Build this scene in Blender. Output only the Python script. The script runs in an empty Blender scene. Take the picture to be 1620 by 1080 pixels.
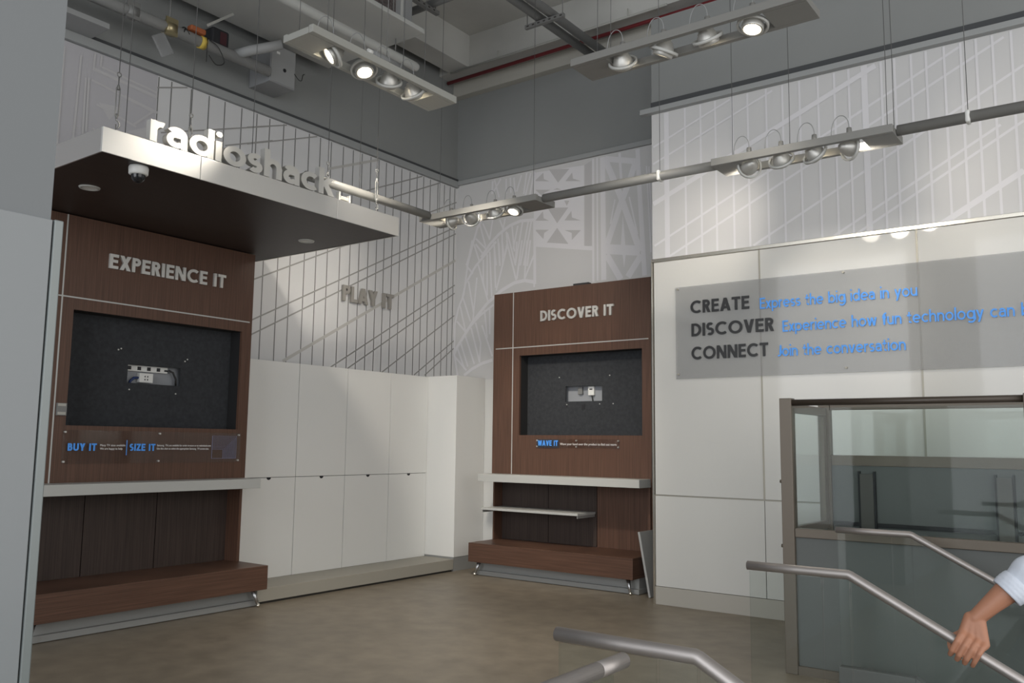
import bpy, bmesh, math, random
from mathutils import Vector, Matrix, Euler
random.seed(7)
S = bpy.context.scene
COL = S.collection

# ------------------------------------------------------------------ camera
cam_d = bpy.data.cameras.new('camera')
cam_d.sensor_fit = 'HORIZONTAL'; cam_d.sensor_width = 36.0
cam_d.lens = 36.0 * 1365.5 / 1620.0
cam_d.clip_start = 0.05; cam_d.clip_end = 100
cam = bpy.data.objects.new('camera', cam_d); COL.objects.link(cam)
PIT, YAW, ROL = 0.11838853, -0.63495972, 0.01194187
_f = Vector((math.sin(YAW)*math.cos(PIT), math.cos(YAW)*math.cos(PIT), math.sin(PIT)))
_r = Vector((math.cos(YAW), -math.sin(YAW), 0)); _u = _r.cross(_f)
_r2 = _r*math.cos(ROL) + _u*math.sin(ROL); _u2 = _u*math.cos(ROL) - _r*math.sin(ROL)
cam.matrix_world = Matrix(((_r2.x,_u2.x,-_f.x,0),(_r2.y,_u2.y,-_f.y,0),(_r2.z,_u2.z,-_f.z,1.55),(0,0,0,1)))
S.camera = cam

# ------------------------------------------------------------------ world, daylight, exposure
W = bpy.data.worlds.new('world'); S.world = W; W.use_nodes = True
W.node_tree.nodes['Background'].inputs[0].default_value = (0.92, 0.96, 1.0, 1)
W.node_tree.nodes['Background'].inputs[1].default_value = 0.95
S.view_settings.view_transform = 'Standard'; S.view_settings.look = 'None'
S.view_settings.gamma = 1; S.view_settings.use_curve_mapping = False
S.view_settings.exposure = 0.0
def area(name, loc, target, sx, sy, power, col):
    d = bpy.data.lights.new(name, 'AREA'); d.shape = 'RECTANGLE'; d.size = sx; d.size_y = sy
    d.energy = power; d.color = col
    o = bpy.data.objects.new(name, d); COL.objects.link(o); o.location = loc
    o.rotation_euler = (Vector(target)-Vector(loc)).to_track_quat('-Z', 'Y').to_euler()
    return o
# the shop's glazed street front behind the camera, and the open stair hall to the right
area('storefront_daylight', (-1.5, -5.6, 3.0), (-4, 8, 2.6), 14, 6.5, 740, (0.93, 0.96, 1.0))
area('stair_hall_daylight', (5.6, 3.0, 3.2), (-5, 6, 2.6), 9, 6, 220, (1.0, 0.95, 0.87))

# ------------------------------------------------------------------ helpers
class MB:
    """collects shapes and links them as one mesh object"""
    def __init__(self): self.bm = bmesh.new(); self.mi = 0
    def _set(self, fs, smooth=False):
        for f in fs: f.material_index = self.mi; f.smooth = smooth
    def box(self, x0, x1, y0, y1, z0, z1, bevel=0.0, rot=None, piv=None):
        b = self.bm
        r = bmesh.ops.create_cube(b, size=1.0); vs = r['verts']
        for v in vs:
            v.co = Vector(((x0+x1)/2 + v.co.x*(x1-x0), (y0+y1)/2 + v.co.y*(y1-y0), (z0+z1)/2 + v.co.z*(z1-z0)))
        if rot is not None:
            p = Vector(piv) if piv is not None else Vector(((x0+x1)/2, (y0+y1)/2, (z0+z1)/2))
            for v in vs: v.co = p + rot @ (v.co - p)
        fs = set(f for v in vs for f in v.link_faces)
        self._set(fs)
        if bevel > 0:
            es = list(set(e for v in vs for e in v.link_edges))
            rr = bmesh.ops.bevel(b, geom=es, offset=bevel, segments=2, affect='EDGES', profile=0.5)
            self._set(rr['faces'])
        return self
    def cyl(self, p0, p1, r0, r1=None, seg=20, caps=True):
        if r1 is None: r1 = r0
        p0 = Vector(p0); p1 = Vector(p1); d = (p1-p0); q = d.to_track_quat('Z', 'Y')
        a = []; c = []
        for i in range(seg):
            t = 2*math.pi*i/seg; n = Vector((math.cos(t), math.sin(t), 0))
            a.append(self.bm.verts.new(p0 + q @ (n*r0))); c.append(self.bm.verts.new(p1 + q @ (n*r1)))
        fs = [self.bm.faces.new((a[i], a[(i+1)%seg], c[(i+1)%seg], c[i])) for i in range(seg)]
        self._set(fs, True)
        if caps:
            self._set([self.bm.faces.new(a[::-1]), self.bm.faces.new(c)])
        return self
    def tube(self, pts, r, seg=10, caps=True):
        pts = [Vector(p) for p in pts]; rings = []
        n = len(pts); rs = r if isinstance(r, (list, tuple)) else [r]*n
        up = None
        for i, p in enumerate(pts):
            t = (pts[min(i+1, n-1)] - pts[max(i-1, 0)]).normalized()
            if up is None:
                up = Vector((0,0,1)) if abs(t.z) < 0.9 else Vector((1,0,0))
            x = (up - t*up.dot(t)).normalized(); y = t.cross(x); up = x
            s = 1.0
            if 0 < i < n-1:
                a = (pts[i]-pts[i-1]).normalized(); b = (pts[i+1]-pts[i]).normalized()
                s = 1.0/max(0.6, math.sqrt(max(0.0, (1+a.dot(b))/2)))
            rings.append([self.bm.verts.new(p + (x*math.cos(2*math.pi*k/seg) + y*math.sin(2*math.pi*k/seg))*rs[i]*s) for k in range(seg)])
        fs = []
        for i in range(n-1):
            A, B = rings[i], rings[i+1]
            fs += [self.bm.faces.new((A[k], A[(k+1)%seg], B[(k+1)%seg], B[k])) for k in range(seg)]
        self._set(fs, True)
        if caps: self._set([self.bm.faces.new(rings[0][::-1]), self.bm.faces.new(rings[-1])])
        return self
    def lathe(self, prof, M=None, seg=28, closed=False):
        """prof: (radius, height) pairs turned about local Z, placed by matrix M"""
        M = M or Matrix.Identity(4); rings = []
        for r, h in prof:
            if r < 1e-6: rings.append([self.bm.verts.new(M @ Vector((0,0,h)))])
            else: rings.append([self.bm.verts.new(M @ Vector((r*math.cos(2*math.pi*k/seg), r*math.sin(2*math.pi*k/seg), h))) for k in range(seg)])
        if closed: rings.append(rings[0])
        fs = []
        for A, B in zip(rings, rings[1:]):
            for k in range(seg):
                k2 = (k+1) % seg
                if len(A) == 1 and len(B) == 1: continue
                if len(A) == 1: fs.append(self.bm.faces.new((A[0], B[k2], B[k])))
                elif len(B) == 1: fs.append(self.bm.faces.new((A[k], A[k2], B[0])))
                else: fs.append(self.bm.faces.new((A[k], A[k2], B[k2], B[k])))
        self._set(fs, True)
        return self
    def quad(self, pts):
        self._set([self.bm.faces.new([self.bm.verts.new(Vector(p)) for p in pts])]); return self
    def sphere(self, c, r, sc=(1,1,1), M=None, u=18, v=12):
        rr = bmesh.ops.create_uvsphere(self.bm, u_segments=u, v_segments=v, radius=r)
        for q in rr['verts']:
            q.co = Vector((q.co.x*sc[0], q.co.y*sc[1], q.co.z*sc[2]))
            if M is not None: q.co = M @ q.co
            q.co += Vector(c)
        self._set(set(f for q in rr['verts'] for f in q.link_faces), True); return self
    def build(self, name, mat, parent=None, loc=None, rotz=0.0):
        bmesh.ops.recalc_face_normals(self.bm, faces=self.bm.faces[:])
        me = bpy.data.meshes.new(name); self.bm.to_mesh(me); self.bm.free()
        for m in (mat if isinstance(mat, (list, tuple)) else [mat]): me.materials.append(m)
        o = bpy.data.objects.new(name, me); COL.objects.link(o)
        if parent is not None: o.parent = parent
        if loc is not None: o.location = loc
        o.rotation_euler = (0, 0, rotz)
        return o

def tag(o, label=None, cat=None, group=None, kind=None):
    if label: o['label'] = label
    if cat: o['category'] = cat
    if group: o['group'] = group
    if kind: o['kind'] = kind
    return o
def thing(name, label, cat, loc=(0,0,0), rotz=0.0, group=None):
    o = bpy.data.objects.new(name, None); COL.objects.link(o); o.empty_display_size = 0.1
    o.location = loc; o.rotation_euler = (0, 0, rotz)
    return tag(o, label, cat, group)
def struct(mb, name, mat, parent=None):
    o = mb.build(name, mat, parent)
    if parent is None: o['kind'] = 'structure'
    return o
def copy_part(o, parent):
    c = o.copy(); COL.objects.link(c); c.parent = parent
    for ch in list(o.children): copy_part(ch, c)
    return c

# ------------------------------------------------------------------ materials
def mat(name, col, rough=0.5, metal=0.0, spec=0.5, noise=None, bump=None, emit=None):
    m = bpy.data.materials.new(name); m.use_nodes = True
    nt = m.node_tree; p = nt.nodes['Principled BSDF']
    p.inputs['Base Color'].default_value = (*col, 1); p.inputs['Roughness'].default_value = rough
    p.inputs['Metallic'].default_value = metal; p.inputs['Specular IOR Level'].default_value = spec
    tc = nt.nodes.new('ShaderNodeTexCoord')
    if noise:   # (scale xyz, low factor, high factor)
        sc, lo, hi = noise
        mp = nt.nodes.new('ShaderNodeMapping'); mp.inputs['Scale'].default_value = sc
        nz = nt.nodes.new('ShaderNodeTexNoise'); nz.inputs['Scale'].default_value = 1.0; nz.inputs['Detail'].default_value = 6
        cr = nt.nodes.new('ShaderNodeValToRGB')
        cr.color_ramp.elements[0].color = (*[c*lo for c in col], 1); cr.color_ramp.elements[0].position = 0.3
        cr.color_ramp.elements[1].color = (*[min(1, c*hi) for c in col], 1); cr.color_ramp.elements[1].position = 0.7
        nt.links.new(tc.outputs['Object'], mp.inputs[0]); nt.links.new(mp.outputs[0], nz.inputs['Vector'])
        nt.links.new(nz.outputs['Fac'], cr.inputs[0]); nt.links.new(cr.outputs[0], p.inputs['Base Color'])
    if bump:
        sc, st = bump
        mp2 = nt.nodes.new('ShaderNodeMapping'); mp2.inputs['Scale'].default_value = sc
        n2 = nt.nodes.new('ShaderNodeTexNoise'); n2.inputs['Scale'].default_value = 1.0; n2.inputs['Detail'].default_value = 4
        b = nt.nodes.new('ShaderNodeBump'); b.inputs['Strength'].default_value = st; b.inputs['Distance'].default_value = 0.01
        nt.links.new(tc.outputs['Object'], mp2.inputs[0]); nt.links.new(mp2.outputs[0], n2.inputs['Vector'])
        nt.links.new(n2.outputs['Fac'], b.inputs['Height']); nt.links.new(b.outputs[0], p.inputs['Normal'])
    if emit:
        p.inputs['Emission Color'].default_value = (*emit[0], 1); p.inputs['Emission Strength'].default_value = emit[1]
    return m
def glass(name, tint, gloss=0.02, ior=1.45, milk=0.0, milkcol=(0.5,0.5,0.5)):
    m = bpy.data.materials.new(name); m.use_nodes = True; nt = m.node_tree; nt.nodes.clear()
    out = nt.nodes.new('ShaderNodeOutputMaterial'); mx = nt.nodes.new('ShaderNodeMixShader')
    tr = nt.nodes.new('ShaderNodeBsdfTransparent'); tr.inputs[0].default_value = (*tint, 1)
    gl = nt.nodes.new('ShaderNodeBsdfGlossy'); gl.inputs['Roughness'].default_value = gloss; gl.inputs[0].default_value = (0.9,0.9,0.9,1)
    # thin sheet: mirror share by Schlick's curve, the same from either side
    lw = nt.nodes.new('ShaderNodeLayerWeight'); lw.inputs['Blend'].default_value = 0.5
    pw = nt.nodes.new('ShaderNodeMath'); pw.operation = 'POWER'; pw.inputs[1].default_value = 5.0
    f0 = ((ior-1)/(ior+1))**2
    fr = nt.nodes.new('ShaderNodeMath'); fr.operation = 'MULTIPLY_ADD'; fr.inputs[1].default_value = (1-f0)*0.8; fr.inputs[2].default_value = f0
    nt.links.new(lw.outputs['Facing'], pw.inputs[0]); nt.links.new(pw.outputs[0], fr.inputs[0])
    body = tr
    if milk > 0:
        df = nt.nodes.new('ShaderNodeBsdfDiffuse'); df.inputs[0].default_value = (*milkcol, 1)
        m2 = nt.nodes.new('ShaderNodeMixShader'); m2.inputs[0].default_value = milk
        nt.links.new(tr.outputs[0], m2.inputs[1]); nt.links.new(df.outputs[0], m2.inputs[2]); body = m2
    nt.links.new(fr.outputs[0], mx.inputs[0]); nt.links.new(body.outputs[0], mx.inputs[1]); nt.links.new(gl.outputs[0], mx.inputs[2])
    nt.links.new(mx.outputs[0], out.inputs[0])
    return m
M = {}
M['gray_wall'] = mat('gray_wall', (0.235,0.243,0.240), 0.8, noise=((0.6,0.6,0.6),0.95,1.05))
M['lower_wall'] = mat('lower_wall', (0.62,0.62,0.60), 0.7)
M['concrete'] = mat('concrete', (0.47,0.47,0.45), 0.9, noise=((1.2,1.2,1.2),0.9,1.1))
M['floor'] = mat('floor', (0.225,0.190,0.145), 0.40, spec=0.35, noise=((5,5,5),0.84,1.16))
M['tread'] = mat('tread', (0.13,0.13,0.125), 0.6)
M['mural_paper'] = mat('mural_paper', (0.60,0.60,0.605), 0.7)
M['cable_gray'] = mat('cable_gray', (0.17,0.17,0.165), 0.7)
M['cable_pale'] = mat('cable_pale', (0.30,0.295,0.285), 0.7)
M['cable_wide'] = mat('cable_wide', (0.47,0.46,0.44), 0.7)
M['tower_lilac'] = mat('tower_lilac', (0.44,0.43,0.45), 0.7)
M['ink_white'] = mat('ink_white', (0.66,0.65,0.67), 0.7)
M['ink_gray'] = mat('ink_gray', (0.49,0.48,0.485), 0.7)
M['city_paper'] = mat('city_paper', (0.56,0.555,0.555), 0.7)
M['trim_gray'] = mat('trim_gray', (0.30,0.31,0.31), 0.55)
M['gap_shade'] = mat('gap_shade', (0.055,0.058,0.062), 0.7)  # dark colour standing in for the shade in the gap above the trims
M['cabinet_white'] = mat('cabinet_white', (0.74,0.735,0.71), 0.45)
M['gap_dark'] = mat('gap_dark', (0.03,0.027,0.022), 0.8)
M['beige'] = mat('beige', (0.33,0.31,0.265), 0.5)
M['base_beige'] = mat('base_beige', (0.40,0.375,0.33), 0.5)
M['base_gray'] = mat('base_gray', (0.28,0.28,0.27), 0.45)
M['panel_glass'] = mat('panel_glass', (0.60,0.59,0.56), 0.05, spec=0.35)
M['chrome'] = mat('chrome', (0.72,0.68,0.60), 0.22, 1.0)
M['joint_metal'] = mat('joint_metal', (0.34,0.32,0.27), 0.45, 0.4)
M['steel'] = mat('steel', (0.56,0.56,0.57), 0.33, 1.0, bump=((3,3,160),0.12))
M['rail_steel'] = mat('rail_steel', (0.40,0.37,0.355), 0.5, 0.85)
M['brushed'] = mat('brushed', (0.70,0.69,0.67), 0.42, 1.0, bump=((140,2,140),0.06))
M['letter_metal'] = mat('letter_metal', (0.62,0.61,0.58), 0.4, 0.55)
M['letter_pewter'] = mat('letter_pewter', (0.31,0.295,0.27), 0.5, 0.1)
M['shelf_white'] = mat('shelf_white', (0.46,0.46,0.44), 0.4)
def wood(name, horiz):
    sc = (2.0,2.0,110) if horiz else (110,110,2.0)
    return mat(name, (0.098,0.051,0.034), 0.42, spec=0.35, noise=(sc,0.72,1.3))
M['wood'] = wood('wood', False); M['wood_h'] = wood('wood_h', True)
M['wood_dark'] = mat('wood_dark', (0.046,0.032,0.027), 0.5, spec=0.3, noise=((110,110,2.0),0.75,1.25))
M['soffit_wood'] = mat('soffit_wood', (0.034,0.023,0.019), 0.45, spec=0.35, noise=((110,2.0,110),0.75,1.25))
M['felt'] = mat('felt', (0.030,0.032,0.036), 0.95, noise=((30,30,30),0.8,1.2))
M['felt_edge'] = mat('felt_edge', (0.012,0.012,0.013), 0.9)
M['white_plastic'] = mat('white_plastic', (0.68,0.68,0.66), 0.45)
M['plate_gray'] = mat('plate_gray', (0.26,0.27,0.29), 0.5)
M['socket_black'] = mat('socket_black', (0.012,0.012,0.015), 0.5)
M['cable_blue'] = mat('cable_blue', (0.01,0.03,0.12), 0.5)
M['cable_black'] = mat('cable_black', (0.012,0.012,0.012), 0.5)
M['blue'] = mat('blue', (0.075,0.32,0.86), 0.5)
M['text_white'] = mat('text_white', (0.72,0.70,0.68), 0.6)
M['text_black'] = mat('text_black', (0.016,0.016,0.017), 0.45)
M['chart_line'] = mat('chart_line', (0.22,0.26,0.42), 0.5)
M['brass'] = mat('brass', (0.42,0.36,0.22), 0.35, 0.9)
M['fixture_white'] = mat('fixture_white', (0.36,0.36,0.335), 0.5)
M['track_gray'] = mat('track_gray', (0.21,0.207,0.195), 0.5)
M['lamp_silver'] = mat('lamp_silver', (0.52,0.51,0.48), 0.42, 0.55)
M['bulb'] = mat('bulb', (1,0.95,0.85), 0.4, emit=((1.0,0.88,0.68), 14.0))
M['reflector'] = mat('reflector', (0.9,0.88,0.82), 0.2, 0.7, emit=((1.0,0.86,0.62), 1.6))
M['duct'] = mat('duct', (0.42,0.425,0.41), 0.7)
M['pipe_gray'] = mat('pipe_gray', (0.23,0.235,0.235), 0.6)
M['pipe_pale'] = mat('pipe_pale', (0.28,0.285,0.285), 0.6)
M['red_pipe'] = mat('red_pipe', (0.19,0.025,0.03), 0.5)
M['beam_cream'] = mat('beam_cream', (0.42,0.41,0.37), 0.8)
M['shoe_gray'] = mat('shoe_gray', (0.11,0.113,0.11), 0.5, 0.2)
M['galv'] = mat('galv', (0.20,0.20,0.195), 0.5, 0.3)
M['box_gray'] = mat('box_gray', (0.24,0.245,0.25), 0.55)
M['box_dark'] = mat('box_dark', (0.08,0.082,0.085), 0.6)
M['red_device'] = mat('red_device', (0.07,0.02,0.025), 0.5)
M['dark_device'] = mat('dark_device', (0.025,0.026,0.03), 0.5)
M['tape'] = mat('tape', (0.55,0.40,0.07), 0.6)
M['orange'] = mat('orange', (0.32,0.09,0.03), 0.6)
M['wire'] = mat('wire', (0.10,0.10,0.10), 0.5, 0.3)
M['bronze'] = mat('bronze', (0.135,0.112,0.088), 0.42, 0.25)
M['bronze_dark'] = mat('bronze_dark', (0.055,0.042,0.032), 0.4, 0.2)
M['lift_panel'] = mat('lift_panel', (0.105,0.112,0.108), 0.55)
M['gasket'] = mat('gasket', (0.010,0.010,0.012), 0.5)
M['lift_post'] = mat('lift_post', (0.085,0.082,0.074), 0.5)
M['column_white'] = mat('column_white', (0.17,0.18,0.187), 0.6)
M['cladding'] = mat('cladding', (0.215,0.228,0.237), 0.4)
M['glass'] = glass('glass', (0.94,0.965,0.955), ior=1.42)
M['patch'] = glass('patch', (0.8,0.82,0.9), 0.1, ior=1.2, milk=0.25, milkcol=(0.12,0.13,0.17))
M['pier_strip'] = mat('pier_strip', (0.20,0.22,0.22), 0.4, 0.4)
M['lift_glass'] = glass('lift_glass', (0.88,0.91,0.90), ior=1.22)
M['rear_glass'] = glass('rear_glass', (0.95,0.97,0.965), ior=1.15)
M['acrylic'] = glass('acrylic', (0.93,0.93,0.93), 0.05, ior=1.35)
M['sign_acrylic'] = glass('sign_acrylic', (0.90,0.90,0.90), 0.03, ior=1.25, milk=0.30, milkcol=(0.50,0.505,0.50))
M['dome'] = mat('dome', (0.015,0.015,0.017), 0.08)
M['skin'] = mat('skin', (0.38,0.175,0.105), 0.55)
M['nail'] = mat('nail', (0.50,0.27,0.20), 0.4)
M['shirt'] = mat('shirt', (0.58,0.62,0.70), 0.8, bump=((22,22,22),0.5))
M['trousers'] = mat('trousers', (0.03,0.035,0.05), 0.8)
M['shoe'] = mat('shoe', (0.015,0.013,0.012), 0.4)
M['hair'] = mat('hair', (0.03,0.018,0.012), 0.6)
M['board_gray'] = mat('board_gray', (0.36,0.36,0.35), 0.5)
M['clear_plastic'] = glass('clear_plastic', (0.85,0.86,0.87), 0.1, ior=1.4, milk=0.25)
M['sticker'] = mat('sticker', (0.06,0.05,0.05), 0.6, noise=((40,40,40),0.3,2.4))

# ------------------------------------------------------------------ lettering
def text_mesh(s, size=1.0, bold=0.0, ext=0.0, bev=0.0):
    cu = bpy.data.curves.new('text', 'FONT'); cu.body = s; cu.size = size; cu.offset = bold; cu.extrude = ext; cu.bevel_depth = bev
    o = bpy.data.objects.new('text', cu); COL.objects.link(o)
    bpy.context.view_layer.update()
    me = bpy.data.meshes.new_from_object(o.evaluated_get(bpy.context.evaluated_depsgraph_get()))
    bpy.data.objects.remove(o); bpy.data.curves.remove(cu)
    return me
def ext_of(me):
    xs = [v.co.x for v in me.vertices]; ys = [v.co.y for v in me.vertices]
    return min(xs), max(xs), min(ys), max(ys)
_adv = {}
def advance(c):
    if c not in _adv:
        a = text_mesh('HH'); b = text_mesh('H'+c+'H')
        _adv[c] = ext_of(b)[1] - ext_of(a)[1]
        bpy.data.meshes.remove(a); bpy.data.meshes.remove(b)
    return _adv[c]
def text_line(s, width, height, parent, mat_, origin, xdir, normal, depth, bold=0.0, name='letter', each=True, ref='H', capital_height=None):
    """a line of writing: lower left at origin, running along xdir, facing normal, letters 'depth' thick;
    scaled to the given width and capital height"""
    ref_me = text_mesh(ref); h0 = ext_of(ref_me)[3]; bpy.data.meshes.remove(ref_me)
    full = text_mesh(s, 1.0, bold); x0, x1, _, _ = ext_of(full); bpy.data.meshes.remove(full)
    sx = width/(x1-x0); sz = height/h0
    X = Vector(xdir); N = Vector(normal); Z = Vector((0,0,1)); O = Vector(origin)
    def place(me, off):
        for v in me.vertices:
            p = v.co.copy()
            v.co = O + X*((p.x+off-x0)*sx) + Z*(p.y*sz) + N*(depth/2 + (depth/2 if p.z > 0 else -depth/2))
        me.materials.clear(); me.materials.append(mat_)
        me.update()
    out = []
    if each:
        cur = 0.0
        for c in s:
            if c != ' ':
                me = text_mesh(c, 1.0, bold, 0.05); place(me, cur)
                bm = bmesh.new(); bm.from_mesh(me); bmesh.ops.recalc_face_normals(bm, faces=bm.faces[:]); bm.to_mesh(me); bm.free()
                me.name = name; o = bpy.data.objects.new(name, me); COL.objects.link(o)
                if parent is not None: o.parent = parent
                out.append(o)
            cur += advance(c)
    else:
      cur = 0.0
      for wd in s.split(' '):
        if not wd: cur += advance(' '); continue
        me = text_mesh(wd, 1.0, bold, 0.05); place(me, cur)
        cur += sum(advance(c) for c in wd) + advance(' ')
        bm = bmesh.new(); bm.from_mesh(me); bmesh.ops.recalc_face_normals(bm, faces=bm.faces[:]); bm.to_mesh(me); bm.free()
        me.name = name; o = bpy.data.objects.new(name, me); COL.objects.link(o)
        if parent is not None: o.parent = parent
        out.append(o)
    return out

# ------------------------------------------------------------------ drawn lettering: even strokes, geometric shapes
def arc(cx, cy, r, a0, a1, n=None, ry=None):
    ry = r if ry is None else ry
    n = n or max(4, int(abs(a1-a0)/9)+1)
    return [(cx+r*math.cos(math.radians(a0+(a1-a0)*i/n)), cy+ry*math.sin(math.radians(a0+(a1-a0)*i/n))) for i in range(n+1)]
def S_(*p): return ('s', list(p))                # open stroke along a path
def O_(p): return ('o', p)                       # closed stroke
def D_(x0, y0, x1, y1): return ('d', (x0, y0, x1, y1))   # slanted stroke with level ends
def P_(cx, cy, r): return ('p', (cx, cy, r))     # dot
def glyph(c, w):
    """(strokes, width); capital height 1, lowercase height 0.7, ascender 1.02"""
    h = w/2; X = 0.70; A = 1.02; k = w*1.12      # k: level width of a slanted stroke
    if c == 'I': return [S_((h,0),(h,1))], w
    if c == 'E': return [S_((h,0),(h,1)), S_((w,1-h),(.56,1-h)), S_((w,.52),(.52,.52)), S_((w,h),(.56,h))], .56
    if c == 'T': return [S_((.32,0),(.32,1-w)), S_((0,1-h),(.64,1-h))], .64
    if c == 'L': return [S_((h,0),(h,1)), S_((w,h),(.52,h))], .52
    if c == 'X': return [D_(k/2,0,.70-k/2,1), D_(.70-k/2,0,k/2,1)], .70
    if c == 'P':
        r = .285-h*.0; y = 1-h-(.56-w)/2; ry = (.56-w)/2
        return [S_((h,0),(h,1)), S_(*([(w,1-h)]+arc(.30,y,.56-.30-h,90,-90,14,ry)+[(w,1-h-2*ry)]))], .56
    if c == 'R':
        ry = (.56-w)/2; y = 1-h-ry
        return [S_((h,0),(h,1)), S_(*([(w,1-h)]+arc(.30,y,.56-.30-h,90,-90,14,ry)+[(w,1-h-2*ry)])), D_(.60-k/2,0,.30,1-h-2*ry-h*.2)], .60
    if c == 'B':
        ry = (.55-w)/2; y = 1-h-ry; r2 = (1-h-2*ry-h)/2
        return [S_((h,0),(h,1)), S_(*([(w,1-h)]+arc(.30,y,.53-.30-h,90,-90,14,ry)+[(w,1-h-2*ry)])), S_(*(arc(.31,h+r2,.58-.31-h,90,-90,14,r2)+[(w,h)]))], .58
    if c == 'D': return [S_((h,0),(h,1)), S_(*([(w,1-h)]+arc(.28,.5,.74-.28-h,90,-90,22,.5-h)+[(w,h)]))], .74
    if c == 'O': return [O_(arc(.5,.5,.5-h,0,360,40)[:-1])], 1.0
    if c == 'C': return [S_(*arc(.5,.5,.5-h,48,312,30))], .86
    if c == 'S':
        r = (.5-h)/2+.004; 
        return [S_(*(arc(.28,1-h-r,.28-h,42,270,20,r)+arc(.28,h+r,.28-h,90,-140,20,r)[1:]))], .56
    if c == 'N': return [S_((h,0),(h,1)), S_((.76-h,0),(.76-h,1)), D_(h+.02,1,.76-h-.02,0)], .76
    if c == 'V': return [D_(k/2,1,.36,0), D_(.72-k/2,1,.36,0)], .72
    if c == 'A': return [D_(k/2,0,.39,1), D_(.78-k/2,0,.39,1), S_((.20,.28),(.58,.28))], .78
    if c == 'Y': return [D_(k/2,1,.34,.40), D_(.68-k/2,1,.34,.40), S_((.34,0),(.34,.46))], .68
    if c == 'U': return [S_(*([(h,1),(h,.36)]+arc(.34,.34,.34-h,180,360,18,.34-h)+[(.68-h,1)]))], .68
    if c == 'Z': return [S_((0,1-h),(.60,1-h)), S_((0,h),(.60,h)), D_(k/2+.01,w*.6,.60-k/2-.01,1-w*.6)], .60
    if c == 'W': return [D_(k/2,1,.27,0), D_(.50,.95,.27,0), D_(.50,.95,.73,0), D_(1.0-k/2,1,.73,0)], 1.0
    if c == 'J': return [S_(*([(.36-h,1),(.36-h,.24)]+arc(.36-h-.20,.24,.20,0,-115,12,.24-h)))], .36
    rr = X/2-h; cx = X/2*.97
    if c == 'o': return [O_(arc(cx,X/2,cx-h,0,360,34,rr)[:-1])], 2*cx
    if c == 'c': return [S_(*arc(cx,X/2,cx-h,48,312,26,rr))], .58
    if c == 'e': return [S_(*arc(cx,X/2,cx-h,-6,312,32,rr)), S_((w*.9,X/2),(2*cx-w*.8,X/2))], 2*cx
    if c in 'dbpgq':
        st = {'d':(2*cx-h,0,A),'b':(h,0,A),'p':(h,-.27,X),'q':(2*cx-h,-.27,X),'g':(2*cx-h,-.06,X)}[c]
        o = [O_(arc(cx,X/2,cx-h,0,360,34,rr)[:-1]), S_((st[0],st[1]),(st[0],st[2]))]
        if c == 'g': o[1] = S_(*([(2*cx-h,X),(2*cx-h,-.03)]+arc(cx,-.03,cx-h,0,-140,16,.27-h)))
        return o, 2*cx
    if c == 'a':                                 # two-storey a
        W_ = .56; bw = .42*X/.7
        return [S_(*(arc(W_/2-.01,X-h-.19,W_/2-h,152,0,16,.19)+[(W_-h,0)])),
                S_(*([(W_-w,.43)]+[(.28,.43)]+arc(.24,.43/2+h/2,.24-h,90,270,16,(.43-h)/2)+[(.30,h),(W_-w*.9,h+.06)]))], W_
    if c == 's':
        r = (X/2-h)/2+.003
        return [S_(*(arc(.235,X-h-r,.235-h,40,270,18,r)+arc(.235,h+r,.235-h,90,-140,18,r)[1:]))], .47
    if c in 'nh':
        W_ = .58; 
        return [S_((h,0),(h,A if c == 'h' else X)), S_(*(arc(W_/2+.0,X-h-.24,W_/2-h,180,0,18,.24)+[(W_-h,0)]))], W_
    if c == 'u': return [S_((.58-h,0),(.58-h,X)), S_(*([(h,X)]+arc(.29,h+.24,.29-h,180,360,18,.24)))], .58
    if c == 'r': return [S_((h,0),(h,X)), S_(*arc(.28,X-h-.24,.28-h,180,72,12,.24))], .37
    if c == 'i': return [S_((h,0),(h,X)), P_(h,A-h*.9,max(h*1.08,.06))], w
    if c == 'j': return [S_(*([(h+.05,X),(h+.05,-.1)]+arc(h-.10,-.1,.15,0,-80,8,.17-h*.5))), P_(h+.05,A-h*.9,max(h,.06))], w+.05
    if c == 'l': return [S_((h,0),(h,A))], w
    if c == 't': return [S_(*([(.17,.92),(.17,.19)]+arc(.17+.15,.19,.15,180,285,10,.19-h))), S_((0,X-h),(.36,X-h))], .38
    if c == 'f': return [S_(*([(.17,0),(.17,A-.20)]+arc(.17+.16,A-.20,.16,180,75,10,.20-h))), S_((0,X-h),(.36,X-h))], .37
    if c == 'x': return [D_(k/2,0,.54-k/2,X), D_(.54-k/2,0,k/2,X)], .54
    if c == 'v': return [D_(k/2,X,.29,0), D_(.58-k/2,X,.29,0)], .58
    if c == 'y': return [D_(k/2,X,.30,0), D_(.60-k/2,X,.185,-.27)], .60
    if c == 'w': return [D_(k/2,X,.23,0), D_(.43,X,.23,0), D_(.43,X,.63,0), D_(.86-k/2,X,.63,0)], .86
    if c == 'k': return [S_((h,0),(h,A)), D_(h+.04,.30,.54-k/2,X), D_(.56-k/2,0,.24,.42)], .56
    return [], .3
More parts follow.
